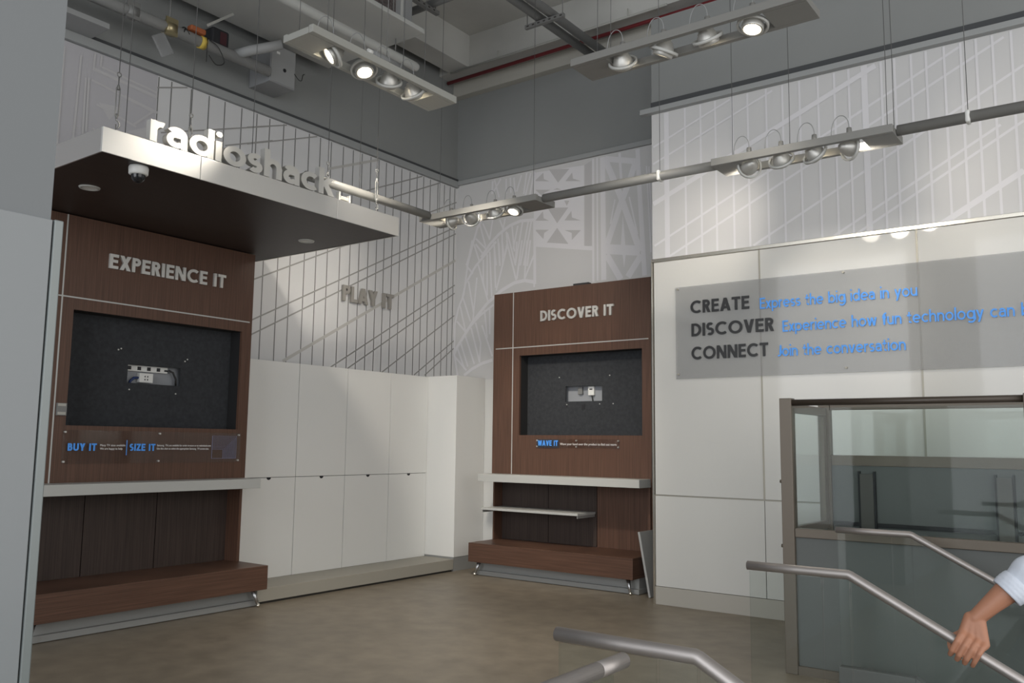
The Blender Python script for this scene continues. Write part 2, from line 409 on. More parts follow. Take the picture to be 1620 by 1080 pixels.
def stroke_poly(path, w, closed=False):
    """left and right edges of a stroke, with mitred bends"""
    n = len(path); h = w/2; Lf, Rt = [], []
    for i, p in enumerate(path):
        a = path[(i-1) % n] if (closed or i > 0) else None
        b = path[(i+1) % n] if (closed or i < n-1) else None
        def nrm(u, v):
            dx, dy = v[0]-u[0], v[1]-u[1]; l = math.hypot(dx, dy) or 1; return (-dy/l, dx/l)
        n1 = nrm(a, p) if a else nrm(p, b); n2 = nrm(p, b) if b else n1
        mx, my = n1[0]+n2[0], n1[1]+n2[1]; l2 = mx*mx+my*my
        f = 2/l2 if l2 > 0.3 else 1.2
        mx, my = mx*f, my*f
        Lf.append((p[0]+mx*h, p[1]+my*h)); Rt.append((p[0]-mx*h, p[1]-my*h))
    return Lf, Rt
def drawn_line(s, width, height, parent, mat_, origin, xdir, normal, depth, weight, tracking=0.10, space=0.42, each=True, name='letter', asc=1.0):
    """writing built stroke by stroke; width = whole line, height = capital height (or ascender when asc=1.02)"""
    pos, cur = [], 0.0
    for c in s:
        if c == ' ': cur += space; continue
        g, gw = glyph(c, weight); pos.append((c, g, cur)); cur += gw + tracking
    total = cur - tracking; sx = width/total; sz = height/asc
    X = Vector(xdir); N = Vector(normal); Z = Vector((0,0,1)); O = Vector(origin)
    def emit(mb, g, off, n0):
        lay = n0
        for kind, d in g:
            dz = depth + 0.00006*lay; lay += 1
            f3 = lambda p, t: O + X*((p[0]+off)*sx) + Z*(p[1]*sz) + N*t
            if kind == 'd':
                x0,y0,x1,y1 = d; kx = weight*0.56*math.hypot(x1-x0, y1-y0)/abs(y1-y0)
                quads = [[(x0-kx,y0),(x0+kx,y0),(x1+kx,y1),(x1-kx,y1)]]; outline = quads[0]; closed = False
                loops = [outline]
            elif kind == 'p':
                loops = [arc(d[0],d[1],d[2],0,360,20)[:-1]]; quads = None
            else:
                Lf, Rt = stroke_poly(d, weight, kind == 'o')
                m_ = len(d); rng = range(m_ if kind == 'o' else m_-1)
                quads = [[Lf[i], Rt[i], Rt[(i+1) % m_], Lf[(i+1) % m_]] for i in rng]
                loops = [Lf, Rt] if kind == 'o' else [Lf + Rt[::-1]]
            if quads is None: quads = loops
            for q in quads:
                mb.quad([f3(p, dz) for p in q]); mb.quad([f3(p, 0.0) for p in q][::-1])
            for lp in loops:
                for i in range(len(lp)):
                    a, b = lp[i], lp[(i+1) % len(lp)]
                    mb.quad([f3(a,0.0), f3(b,0.0), f3(b,dz), f3(a,dz)])
        return lay
    out = []; word = None; last = None; lay = 0
    for idx, (c, g, off) in enumerate(pos):
        if each: mb = MB(); emit(mb, g, off, 0); bmesh.ops.remove_doubles(mb.bm, verts=mb.bm.verts[:], dist=1e-6); out.append(mb.build(name, mat_, parent))
    if not each:
        i = 0
        for wd in s.split(' '):
            mb = MB(); lay = 0
            for c in wd: lay = emit(mb, pos[i][1], pos[i][2], lay); i += 1
            bmesh.ops.remove_doubles(mb.bm, verts=mb.bm.verts[:], dist=1e-6)
            if wd: out.append(mb.build(name, mat_, parent))
    return out

XL, YB, YR = -7.55, 8.916, 7.955      # left wall face, back wall face, right wall face
CEIL = 6.98
# ------------------------------------------------------------------ mural lines, in metres on their walls
DL= [((5.65, 3.265), (6.802, 3.823), 0.016), ((5.641, 2.828), (8.561, 4.338), 0.016), ((5.641, 2.673), (8.84, 4.386), 0.016), ((6.042, 2.415), (8.865, 4.024), 0.035), ((6.725, 2.403), (8.862, 3.677), 0.016), ((6.985, 2.408), (8.865, 3.566), 0.016), ((7.55, 2.405), (8.874, 3.261), 0.016), ((8.129, 2.413), (8.885, 2.921), 0.016), ((8.333, 2.424), (8.874, 2.81), 0.016), ((5.439, 4.863), (6.002, 5.065), 0.014), ((5.449, 4.683), (6.442, 5.067), 0.014), ((6.572, 4.711), (7.335, 5.028), 0.03), ((6.985, 4.513), (8.136, 5.023), 0.016), ((7.426, 4.527), (8.511, 5.033), 0.016), ((8.18, 4.515), (8.883, 4.854), 0.016), ((4.398, 4.937), (4.727, 5.053), 0.014), ((4.463, 4.504), (5.489, 4.877), 0.014), ((5.185, 4.587), (5.528, 4.72), 0.014)]
FL= [((3.761, 4.785), (4.39, 4.681), 0.02), ((3.781, 4.893), (4.404, 4.839), 0.03), ((3.844, 4.938), (4.401, 4.885), 0.02), ((3.651, 4.977), (3.634, 4.197), 0.02), ((3.707, 4.788), (3.714, 4.253), 0.02), ((3.734, 4.798), (3.742, 4.295), 0.02), ((3.776, 5.047), (3.771, 4.878), 0.02), ((3.836, 5.048), (3.833, 4.934), 0.02), ((3.82, 4.573), (4.211, 4.485), 0.02), ((4.077, 4.739), (4.414, 4.689), 0.025), ((4.187, 4.5), (4.388, 4.704), 0.02)]
PL= [([(-7.251, 4.292), (-7.313, 4.032), (-7.352, 3.77), (-7.381, 3.56), (-7.468, 3.39), (-7.553, 3.167), (-7.563, 3.079), (-7.531, 2.76), (-7.467, 2.46)], 0.03), ([(-6.916, 5.059), (-6.922, 4.882)], 0.03), ([(-7.037, 4.609), (-7.165, 4.449), (-7.26, 4.186), (-7.347, 3.954)], 0.035), ([(-6.228, 4.425), (-6.452, 4.442), (-6.622, 4.404), (-6.794, 4.317), (-6.949, 4.195), (-7.096, 4.037)], 0.04), ([(-6.843, 4.221), (-7.187, 3.929), (-7.351, 3.716), (-7.403, 3.526)], 0.035), ([(-6.221, 3.61), (-6.373, 3.647), (-6.538, 3.633), (-6.746, 3.552), (-6.979, 3.401), (-7.216, 3.177), (-7.499, 2.828), (-7.543, 2.76)], 0.045), ([(-6.871, 3.374), (-7.085, 3.254), (-7.324, 3.062)], 0.03), ([(-6.879, 2.641), (-7.05, 2.606), (-7.223, 2.536), (-7.355, 2.455)], 0.04), ([(-7.194, 4.231), (-7.058, 4.072)], 0.026), ([(-7.249, 4.203), (-7.323, 3.962)], 0.026), ([(-7.143, 3.942), (-6.969, 3.435)], 0.026), ([(-7.162, 3.767), (-7.216, 3.194)], 0.026), ([(-7.056, 4.002), (-7.05, 3.686)], 0.026), ([(-6.992, 4.064), (-6.981, 3.505)], 0.026), ([(-6.949, 4.094), (-6.905, 3.481)], 0.026), ([(-6.874, 4.155), (-6.843, 3.595)], 0.026), ([(-6.8, 4.198), (-6.773, 3.882)], 0.026), ([(-6.65, 4.161), (-6.831, 3.56)], 0.026), ([(-6.747, 4.225), (-6.711, 3.996)], 0.026), ([(-6.672, 4.216), (-6.507, 3.664)], 0.026), ([(-6.504, 4.176), (-6.521, 3.904)], 0.026), ([(-6.421, 4.182), (-6.497, 3.68)], 0.026), ([(-6.339, 4.172), (-6.374, 3.684)], 0.026), ([(-6.288, 4.165), (-6.335, 3.832)], 0.026), ([(-6.225, 3.971), (-6.374, 3.667)], 0.026), ([(-6.227, 4.157), (-6.221, 3.543)], 0.026), ([(-7.403, 3.526), (-7.26, 3.18)], 0.026), ([(-7.306, 3.73), (-7.207, 3.298)], 0.026), ([(-7.445, 3.406), (-7.335, 3.028)], 0.026), ([(-7.497, 3.198), (-7.323, 3.027)], 0.026), ([(-7.345, 3.947), (-7.23, 3.828)], 0.026), ([(-7.345, 2.994), (-7.181, 2.603)], 0.026), ([(-7.247, 3.092), (-7.094, 2.634)], 0.026), ([(-7.171, 3.156), (-7.077, 2.873)], 0.026), ([(-7.077, 2.873), (-7.094, 2.617)], 0.026), ([(-7.421, 2.894), (-7.291, 2.574)], 0.026), ([(-7.06, 3.113), (-6.88, 2.691)], 0.026), ([(-7.021, 3.318), (-6.97, 2.935)], 0.026), ([(-6.935, 3.345), (-6.928, 2.984)], 0.026), ([(-7.542, 2.725), (-7.312, 2.523)], 0.026), ([(-7.476, 2.827), (-7.346, 2.542)], 0.026), ([(-6.886, 5.07), (-6.803, 4.814)], 0.024), ([(-6.778, 5.067), (-6.922, 4.882)], 0.024), ([(-6.69, 5.051), (-6.687, 4.843)], 0.024), ([(-6.622, 5.055), (-6.609, 4.846)], 0.024), ([(-6.564, 5.045), (-6.542, 4.843)], 0.024), ([(-6.441, 5.055), (-6.514, 4.846)], 0.024), ([(-6.356, 5.071), (-6.4, 4.795)], 0.024), ([(-6.291, 5.059), (-6.38, 4.745)], 0.024), ([(-6.235, 5.081), (-6.306, 4.748)], 0.024), ([(-7.075, 4.501), (-6.951, 4.259)], 0.024), ([(-6.906, 4.525), (-6.951, 4.275)], 0.024), ([(-6.788, 4.507), (-6.727, 4.372)], 0.024), ([(-6.701, 4.511), (-6.727, 4.372)], 0.024), ([(-7.125, 4.492), (-7.018, 4.172)], 0.024), ([(-7.192, 4.307), (-7.008, 4.138)], 0.024), ([(-7.221, 4.23), (-7.125, 3.992)], 0.024), ([(-6.881, 4.218), (-6.836, 3.895)], 0.024), ([(-6.813, 4.256), (-6.777, 3.889)], 0.024), ([(-6.746, 4.327), (-6.729, 3.883)], 0.024), ([(-6.679, 4.333), (-6.657, 4.188)], 0.024), ([(-6.657, 4.188), (-6.729, 3.883)], 0.024), ([(-6.659, 4.315), (-6.519, 3.859)], 0.024), ([(-6.584, 4.399), (-6.541, 4.048)], 0.024), ([(-6.489, 4.385), (-6.56, 4.082)], 0.024), ([(-6.414, 4.421), (-6.519, 3.89)], 0.024), ([(-6.32, 4.423), (-6.444, 3.85)], 0.024), ([(-6.274, 4.417), (-6.388, 3.844)], 0.024), ([(-6.237, 4.411), (-6.222, 3.825)], 0.024), ([(-6.233, 5.057), (-6.207, 3.586)], 0.03), ([(-6.213, 4.095), (-5.358, 3.94)], 0.05), ([(-5.35, 5.078), (-5.345, 3.522)], 0.03), ([(-5.294, 5.075), (-5.285, 3.532)], 0.022), ([(-5.215, 5.065), (-5.199, 3.531)], 0.07), ([(-4.732, 5.071), (-4.714, 4.64), (-4.649, 3.527)], 0.06), ([(-5.185, 5.046), (-4.962, 4.523), (-4.706, 3.826)], 0.08), ([(-4.751, 4.947), (-4.839, 4.709), (-4.962, 4.443), (-5.15, 3.969)], 0.08), ([(-5.179, 5.037), (-4.733, 4.92)], 0.07), ([(-5.177, 3.909), (-4.706, 3.829)], 0.12), ([(-5.159, 3.835), (-4.965, 3.514)], 0.08), ([(-4.689, 3.778), (-4.87, 3.535)], 0.08), ([(-4.978, 5.071), (-4.953, 4.697)], 0.035), ([(-4.614, 4.842), (-4.563, 3.793)], 0.02), ([(-4.584, 4.829), (-4.545, 3.99)], 0.02), ([(-5.042, 4.504), (-5.105, 4.21)], 0.02), ([(-4.848, 4.504), (-4.739, 4.032)], 0.02)]
WP= [[(-6.233, 5.053), (-5.48, 5.012), (-5.478, 3.958), (-6.223, 4.096)], [(-4.936, 4.296), (-4.903, 3.917), (-4.964, 3.924)], [(-4.943, 3.828), (-4.898, 3.819), (-4.921, 3.65)]]
TG= [[(-6.012, 5.059), (-5.698, 5.007), (-5.868, 4.856)], [(-6.232, 4.94), (-6.095, 5.029), (-6.087, 4.941), (-6.0, 4.896)], [(-5.756, 4.856), (-5.656, 4.952), (-5.644, 4.87), (-5.523, 4.816)], [(-6.22, 4.823), (-5.98, 4.782), (-6.073, 4.759), (-6.098, 4.708)], [(-5.77, 4.605), (-5.697, 4.593), (-5.735, 4.532)], [(-6.027, 4.553), (-5.711, 4.509), (-5.878, 4.329)], [(-6.216, 4.412), (-6.097, 4.518), (-6.086, 4.427), (-6.002, 4.381)], [(-5.768, 4.35), (-5.667, 4.456), (-5.657, 4.372), (-5.525, 4.314)], [(-6.221, 4.294), (-6.001, 4.263), (-6.074, 4.231), (-6.087, 4.153)], [(-5.768, 4.226), (-5.525, 4.192), (-5.656, 4.084), (-5.66, 4.175)], [(-6.033, 4.1), (-5.878, 4.271), (-5.709, 4.041)], [(-5.94, 4.775), (-5.881, 4.787), (-5.813, 4.754)]]
DK= [[(-5.474, 5.015), (-5.37, 5.052), (-5.369, 3.976), (-5.472, 3.978)]]
RV= [(-3.883, 0.055), (-3.673, 0.02), (-3.502, 0.02), (-3.342, 0.02), (-3.162, 0.02), (-3.004, 0.02), (-2.817, 0.02), (-2.657, 0.02), (-2.493, 0.02), (-2.32, 0.02), (-2.17, 0.02), (-2.04, 0.02), (-1.903, 0.055), (-1.757, 0.02), (-1.643, 0.02), (-1.506, 0.02), (-1.384, 0.02), (-1.24, 0.02), (-1.111, 0.02), (-0.993, 0.02), (-0.87, 0.02), (-0.732, 0.02)]
RD= [((-4.035, 4.673), (-3.182, 4.998), 0.02), ((-4.037, 4.491), (-2.752, 4.987), 0.02), ((-4.04, 4.06), (-1.803, 4.993), 0.05), ((-4.031, 3.614), (-1.121, 4.985), 0.022), ((-3.868, 3.481), (-0.784, 4.98), 0.022), ((-2.974, 3.483), (-0.652, 4.702), 0.022), ((-2.221, 3.472), (-0.842, 4.232), 0.022), ((-2.011, 3.471), (-0.676, 4.23), 0.022), ((-1.327, 3.455), (-0.697, 3.813), 0.05)]

# ================================================================== THE SETTING
# floor with the stair opening
m = MB()
for x0,x1,y0,y1 in ((-7.7,-1.08,-6,9.0),(-1.08,6.2,-6,2.16),(-1.08,6.2,6.02,9.0)):
    m.box(x0,x1,y0,y1,-0.25,0.0)
struct(m, 'floor', M['floor'])
m = MB(); m.box(-1.2,6.4,2.0,6.2,-2.4,-2.25); struct(m, 'floor_lower', M['floor'])
m = MB()
for i in range(14):
    m.box(-1.08+0.28*i, -1.08+0.28*(i+1)+0.02, 2.16, 6.02, -0.15*(i+1)-0.12, -0.15*(i+1))
struct(m, 'stairs', M['tread'])
m = MB()
m.box(-1.2,6.4,2.06,2.16,-2.4,-0.25); m.box(-1.2,6.4,6.02,6.12,-2.4,-0.25); m.box(-1.2,-1.08,2.16,6.02,-2.4,-0.25)
struct(m, 'wall_stairwell', M['lift_panel'])
# ceiling slab with its beams
m = MB(); m.box(-7.7,6.4,-6,9.1,CEIL,CEIL+0.2); struct(m, 'ceiling', M['concrete'])
m = MB(); m.box(-7.55,6.4,8.5,8.916,6.536,CEIL); m.box(-7.36,-7.03,-6,8.5,6.536,CEIL)
for y in (5.2, 1.6): m.box(-7.03,6.4,y-0.45,y,6.6,CEIL)
struct(m, 'ceiling_beams', M['concrete'])
m = MB(); m.box(-7.55,-4.06,8.80,8.916,6.335,6.53); struct(m, 'trim_6', M['beam_cream'])

LAY = [0]; WN = [(1,0,0)]      # each printed line lies a hair above the one before it
def strip(mb, a, b, w, put):
    """flat line of width w between wall points a and b"""
    ax, az = a; bx, bz = b; dx, dz = bx-ax, bz-az; L = math.hypot(dx, dz)
    if L < 1e-5: return
    nx, nz = -dz/L*w/2, dx/L*w/2
    LAY[0] += 1; n_ = LAY[0] % 90; d_ = n_*0.00004
    put0 = put; put = lambda u, z: tuple(c + d_*k for c, k in zip(put0(u, z), WN[0]))
    mb.quad([put(ax+nx,az+nz), put(bx+nx,bz+nz), put(bx-nx,bz-nz), put(ax-nx,az-nz)])
def clip(a, b, lo, hi):
    (ax, az), (bx, bz) = a, b
    if az > bz: ax, az, bx, bz = bx, bz, ax, az
    if az < lo: ax += (bx-ax)*(lo-az)/(bz-az); az = lo
    if bz > hi: bx += (ax-bx)*(bz-hi)/(bz-az); bz = hi
    return (ax, az), (bx, bz)

# left wall: grey above, printed paper below the trim
m = MB(); m.box(-7.75,XL,-6,9.0,-0.2,7.0); struct(m, 'wall_left', [M['gray_wall']])
m = MB(); m.mi = 0
PLX = XL+0.004
m.quad([(PLX,4.40,2.2),(PLX,YB,2.2),(PLX,YB,5.06),(PLX,4.40,5.06)])
m.mi = 3; m.quad([(PLX,1.2,2.2),(PLX,4.40,2.2),(PLX,4.40,5.06),(PLX,1.2,5.06)])
putl = lambda u, z: (PLX+0.0015, u, z)
m.mi = 1
for y in (4.411,4.548,4.766,4.97,5.159,5.367,5.561,5.73,5.92,6.086,6.283,6.45,6.617,6.807,6.966,7.112,7.26,7.40,7.53,7.67,7.81,7.964,8.10,8.226,8.36,8.514,8.646,8.765,8.865):
    strip(m, (y,2.2), (y,5.05), 0.012, putl)
putl2 = lambda u, z: (PLX+0.0022, u, z)
for a, b, w in DL:
    m.mi = 6 if w > 0.025 else 5
    dx = (b[1]-a[1])/(b[0]-a[0])                         # carry each cable to the corner or the cabinet tops
    a2 = (a[0]-0.0, a[1]); b2 = (b[0]+0.25, b[1]+0.25*dx)
    if b2[0] > 8.905: b2 = (8.905, b2[1]-(b2[0]-8.905)*dx)
    if a[0] < 6 and a[1] < 4: a2 = (a[0]-1.0, a[1]-1.0*dx)
    p, q = clip(a2, b2, 2.2, 5.05)
    strip(m, p, q, w, putl2)
m.mi = 4
for a, b, w in FL: strip(m, a, b, w, putl2)
for tri in (((3.84,4.60),(4.05,4.62),(3.95,4.47)), ((4.10,4.40),(4.33,4.52),(4.30,4.28)), ((3.80,4.35),(4.02,4.30),(3.92,4.18))):
    m.quad([(PLX+0.0012, a, z) for a, z in tri])
# fine cable lines and tower outline further along, behind the canopy
for y in (2.2,2.6,3.0,3.3,3.5): strip(m, (y,2.5), (y,5.0), 0.02, putl)
wp = m.build('mural_paper', [M['mural_paper'], M['cable_gray'], M['city_paper'], M['tower_lilac'], M['ink_gray'], M['cable_pale'], M['cable_wide']], bpy.data.objects['wall_left'])

# back wall
m = MB(); m.box(-7.75,6.4,YB,9.1,-0.2,7.0); struct(m, 'wall_back', [M['gray_wall']])
WN[0] = (0,-1,0)
m = MB(); m.mi = 0
PBY = YB-0.004
m.quad([(XL,PBY,2.3),(-4.05,PBY,2.3),(-4.05,PBY,5.09),(XL,PBY,5.09)])
putb = lambda u, z: (u, PBY-0.0025, z)
putb1 = lambda u, z: (u, PBY-0.001, z)
m.mi = 1
for poly in WP: m.quad([putb1(*p) for p in poly])
for pts, w in PL:
    pts = [(min(max(x, XL+0.02), -4.07), min(z, 5.07)) for x, z in pts]
    for a, b in zip(pts, pts[1:]): strip(m, a, b, w, putb)
    for p in pts[1:-1]:       # round joints
        LAY[0] += 1; d_ = (LAY[0] % 90)*0.00004
        m.quad([(lambda q: (q[0], q[1]-d_, q[2]))(putb(p[0]+w/2*math.cos(t*math.pi/4), p[1]+w/2*math.sin(t*math.pi/4))) for t in range(8)])
m.mi = 2
putb3 = lambda u, z: (u, PBY-0.002, z)
for poly in TG: m.quad([putb3(*p) for p in poly])
m.mi = 3
for poly in DK: m.quad([putb3(*p) for p in poly])
m.build('mural_paper', [M['city_paper'], M['ink_white'], M['ink_gray'], M['ink_gray']], bpy.data.objects['wall_back'])
m = MB(); m.box(XL,-4.05,YB-0.05,YB-0.006,0.17,2.385); m.build('wall_panel', M['lower_wall'], bpy.data.objects['wall_back'])

# right wall: stands forward of the back wall
m = MB(); m.box(-4.056,6.4,YR,8.30,-0.2,6.09); struct(m, 'wall_right', [M['gray_wall']])
wr = bpy.data.objects['wall_right']
m = MB(); m.mi = 0
PRY = YR-0.004
m.quad([(-4.055,PRY,3.45),(6.4,PRY,3.45),(6.4,PRY,5.03),(-4.055,PRY,5.03)])
putr = lambda u, z: (u, PRY-0.0015, z)
m.mi = 1
rv = list(RV) + [(-0.732+0.135*k, 0.02 if k % 7 else 0.055) for k in range(1, 40)]
for x, w in rv: strip(m, (x,3.46), (x,5.02), w, putr)
putr2 = lambda u, z: (u, PRY-0.0022, z)
for a, b, w in RD: strip(m, a, b, w, putr2)
for k in range(14):
    x = -1.4+0.45*k; p, q = clip((x,3.46), (x+2.9,4.98), 3.46, 5.02)
    if k > 1: strip(m, p, q, 0.022, putr2)
m.build('mural_paper', [M['city_paper'], M['ink_white']], wr)
# glass cladding panels with metal joints
xs = [-4.035, -2.912, -1.520, -0.12, 1.28, 2.68, 4.08, 5.48]
for i, (a, b) in enumerate(zip(xs, xs[1:])):
    m = MB(); m.box(a+0.006, b-0.006, YR-0.03, YR-0.005, 1.068, 3.428, bevel=0.002); m.build('wall_panel', M['panel_glass'], wr)
    m = MB(); m.box(a+0.003, b-0.003, YR-0.03, YR-0.005, 0.176, 1.056, bevel=0.002); m.build('wall_panel', M['panel_glass'], wr)
m = MB()
for x in xs[1:]: m.box(x-0.008, x+0.008, YR-0.034, YR-0.004, 1.06, 3.43)
m.box(-4.035,6.3,YR-0.031,YR-0.004,1.057,1.066)
m.build('joint_strip', M['joint_metal'], wr)
m = MB(); m.box(-4.05,6.4,YR-0.045,YR-0.004,3.43,3.465, bevel=0.003); m.box(-4.056,-4.036,YR-0.04,YR-0.003,0.0,3.43)
m.build('edge_strip', M['chrome'], wr)
m = MB(); m.box(-4.035,6.4,YR-0.032,YR-0.003,0.0,0.172, bevel=0.002); struct(m, 'baseboard_right', M['base_beige'])
m = MB(); m.box(-6.95,-4.06,YB-0.07,YB-0.052,0.0,0.165); struct(m, 'baseboard_back', M['base_gray'])
# trims under the grey upper walls; flush dark strips imitate the shadow gap above
m = MB(); m.box(XL,XL+0.045,0.5,YB,5.065,5.15, bevel=0.004); struct(m, 'trim_1', M['trim_gray'])
m = MB(); m.box(XL,XL+0.02,0.5,YB,5.15,5.19); struct(m, 'shade_strip_1', M['gap_shade'])
m = MB(); m.box(XL+0.045,-4.06,YB-0.045,YB,5.09,5.15, bevel=0.004); struct(m, 'trim_3', M['trim_gray'])
m = MB(); m.box(-4.16,6.4,YR-0.075,YR,5.03,5.085, bevel=0.004); struct(m, 'trim_4', M['trim_gray'])
m = MB(); m.box(-4.056,6.4,YR-0.02,YR,5.087,5.16); struct(m, 'shade_strip_2', M['gap_shade'])
# foreground pier on the left with its cladding
m = MB(); m.box(-3.0,-2.362,-1.6,1.095,0,7.0); struct(m, 'wall_front', M['column_white'])
wf = bpy.data.objects['wall_front']
m = MB(); m.box(-2.362,-2.345,-1.6,1.093,0,2.135, bevel=0.002); m.build('cladding_panel', M['cladding'], wf)
m = MB(); m.box(-2.375,-2.343,1.097,1.122,0,2.137, bevel=0.003); m.build('edge_strip', M['pier_strip'], wf)

# ================================================================== WHITE TALL CABINETS AND PLINTH
DX = -7.43
seams = [5.47, 6.19, 6.90, 7.61, 8.29]
cab_lab = ['white tall cabinet with two flush doors right beside the dark wall unit marked EXPERIENCE IT',
           'white tall two door cabinet, second from the EXPERIENCE IT unit',
           'white tall two door cabinet under PLAY IT, third from the EXPERIENCE IT unit',
           'white tall two door cabinet next to the corner box, farthest from EXPERIENCE IT']
for i, (a, b) in enumerate(zip(seams, seams[1:])):
    c = thing('tall_cabinet', cab_lab[i], 'cabinet', (DX,(a+b)/2,0.147), 0, 'white tall cabinets along the left wall')
    w = (b-a)/2
    MB().box(-0.09,-0.022,-w+0.001,w-0.001,0,2.24).build('carcass', M['gap_dark'], c)
    MB().box(-0.02,0,-w+0.0035,w-0.0035,0.0,1.026, bevel=0.002).build('lower_door', M['cabinet_white'], c)
    up = MB().box(-0.02,0,-w+0.0035,w-0.0035,1.031,2.248, bevel=0.002).build('upper_door', M['cabinet_white'], c)
    m = MB()                                            # half-round finger notch under the upper door
    yc = w*0.02; R = 0.028
    pts = [(0.0015, yc+R*math.cos(math.pi+math.pi*k/12), 1.028+R*0.9*math.sin(math.pi+math.pi*k/12)) for k in range(13)]
    m.quad(pts); m.quad([(p[0]-0.001, p[1], p[2]) for p in pts][::-1])
    m.build('finger_notch', M['socket_black'], c)
c = thing('corner_cabinet', 'plain white boxed corner column at the far end of the tall cabinets', 'cabinet', (-7.2,8.6,0.0))
MB().box(-0.33,0.242,-0.31,0.262,0.166,2.40, bevel=0.003).build('case', M['cabinet_white'], c)
MB().box(-0.33,0.238,-0.305,0.225,0.0,0.164).build('kick', M['base_gray'], c)
p = thing('plinth', 'long low beige plinth on the floor below the white cabinets', 'plinth', (-7.2,6.84,0))
MB().box(-0.34,0.245,-1.45,1.445,0.022,0.146, bevel=0.003).build('platform', M['beige'], p)
MB().box(-0.33,0.225,-1.44,1.435,0.0,0.021).build('kick', M['gap_dark'], p)

# ================================================================== THE TWO TELEVISION WALL UNITS
def unit(name, label, origin, rotz, discover):
    """local frame: X along the front, Y into the wall, Z up; the front board lies on Y = 0"""
    t = thing(name, label, 'display unit', origin, rotz, 'dark wood display units')
    Wd = 2.20; top = 3.43
    o0, o1, oz0, oz1 = 0.405, 2.088, 1.662, 2.632
    m = MB()
    m.box(0,Wd,0,0.03,oz1,top); m.box(0,Wd,0,0.03,1.10,oz0); m.box(0,o0,0,0.03,oz0,oz1); m.box(o1,Wd,0,0.03,oz0,oz1)
    m.build('front_panel', M['wood'], t)
    for x in (0.0, Wd-0.02): MB().box(x,x+0.02,0.031,0.315,0.385,top).build('side_panel', M['wood'], t)
    MB().box(0.02,Wd-0.02,0.031,0.315,top-0.02,top).build('top_panel', M['wood'], t)
    m = MB()
    m.box(o0-0.02,o0-0.001,0.031,0.2,oz0,oz1); m.box(o1+0.001,o1+0.02,0.031,0.2,oz0,oz1)
    m.box(o0-0.02,o1+0.02,0.031,0.2,oz1+0.001,oz1+0.02); m.box(o0-0.02,o1+0.02,0.031,0.2,oz0-0.02,oz0-0.001)
    m.build('niche_lining', M['felt_edge'], t)
    # felt back board of the niche, with a rectangular service opening
    if discover: h0,h1,hz0,hz1 = 0.963,1.469,2.066,2.247
    else: h0,h1,hz0,hz1 = 1.017,1.547,2.061,2.231
    m = MB()
    m.box(o0,o1,0.18,0.2,hz1,oz1); m.box(o0,o1,0.18,0.2,oz0,hz0); m.box(o0,h0,0.18,0.2,hz0,hz1); m.box(h1,o1,0.18,0.2,hz0,hz1)
    m.build('felt_back', M['felt'], t)
    sb = MB().box(h0-0.04,h1+0.04,0.262,0.268,hz0-0.03,hz1+0.04).build('service_plate', M['plate_gray'], t)
    if discover:
        MB().box(h0+0.145,h0+0.205,0.225,0.262,hz0+0.085,hz0+0.175, bevel=0.004).build('outlet', M['galv'], sb)
        MB().box(h0+0.29,h0+0.37,0.222,0.262,hz0+0.07,hz0+0.178, bevel=0.004).build('outlet', M['white_plastic'], sb)
        MB().box(h0+0.31,h0+0.35,0.2205,0.2225,hz0+0.135,hz0+0.15).build('outlet_slot', M['socket_black'], sb)
        MB().tube([(h0+0.335,0.235,hz0+0.07),(h0+0.34,0.24,hz0+0.03),(h0+0.345,0.25,hz0-0.02)],0.007).build('cable', M['cable_black'], sb)
        MB().box(h0,h1,0.20,0.262,hz0-0.004,hz0).build('opening_edge', M['beam_cream'], t)
        holes = [(0.975,2.01,0.018)]
        MB().box(1.19,1.24,0.176,0.18,1.97,2.03).build('cover_plate', M['socket_black'], t)
        pins = [(0.875,2.36),(1.575,2.36),(0.985,2.03),(1.44,2.03),(1.62,2.03)]
    else:
        MB().box(h0-0.01,h1-0.10,0.235,0.262,hz0+0.113,hz0+0.168, bevel=0.003).build('socket_strip', M['white_plastic'], sb)
        for k in range(4): MB().box(h0+0.028+0.096*k,h0+0.062+0.096*k,0.231,0.236,hz0+0.125,hz0+0.157).build('socket', M['socket_black'], sb)
        MB().box(h0+0.395,h0+0.43,0.231,0.236,hz0+0.128,hz0+0.145).build('socket', M['socket_black'], sb)
        pb = MB().box(h0+0.135,h0+0.268,0.205,0.262,hz0+0.012,hz0+0.098, bevel=0.004).build('outlet_box', M['white_plastic'], sb)
        for a in (0.187,0.213):
            for z in (0.040,0.068): MB().box(h0+a-0.005,h0+a+0.005,0.2035,0.206,hz0+z-0.007,hz0+z+0.007).build('outlet_slot', M['socket_black'], sb)
        MB().tube([(h0+0.135,0.23,hz0+0.055),(h0+0.09,0.225,hz0+0.05),(h0+0.06,0.23,hz0+0.02),(h0+0.05,0.24,hz0-0.03)],0.011).build('cable', M['cable_blue'], sb)
        MB().tube([(h0+0.43,0.22,hz0+0.142),(h0+0.47,0.21,hz0+0.125),(h0+0.505,0.212,hz0+0.06),(h0+0.515,0.225,hz0-0.03)],0.009).build('cable', M['cable_black'], sb)
        holes = [(1.255,1.92,0.024)]
        pins = [(0.915,2.35),(0.94,2.362),(1.585,2.30),(1.61,2.32),(1.04,2.0),(1.505,1.985)]
    for hx, hz, r in holes: MB().cyl((hx,0.177,hz),(hx,0.181,hz),r).build('cable_hole', M['socket_black'], t)
    for px, pz in pins: MB().cyl((px,0.172,pz),(px,0.18,pz),0.007,seg=10).build('screw', M['lamp_silver'], t)
    # pale inlay strips
    MB().box(0.296,0.308,-0.002,0.002,1.19,top).build('inlay_strip', M['shelf_white'], t)
    MB().box(0.035,2.17,-0.0025,0.002,2.729,2.741).build('inlay_strip', M['shelf_white'], t)
    # niche under the shelf
    MB().box(0.021,2.15,0.217,0.222,0.386,1.15).build('niche_back', M['gap_dark'], t)
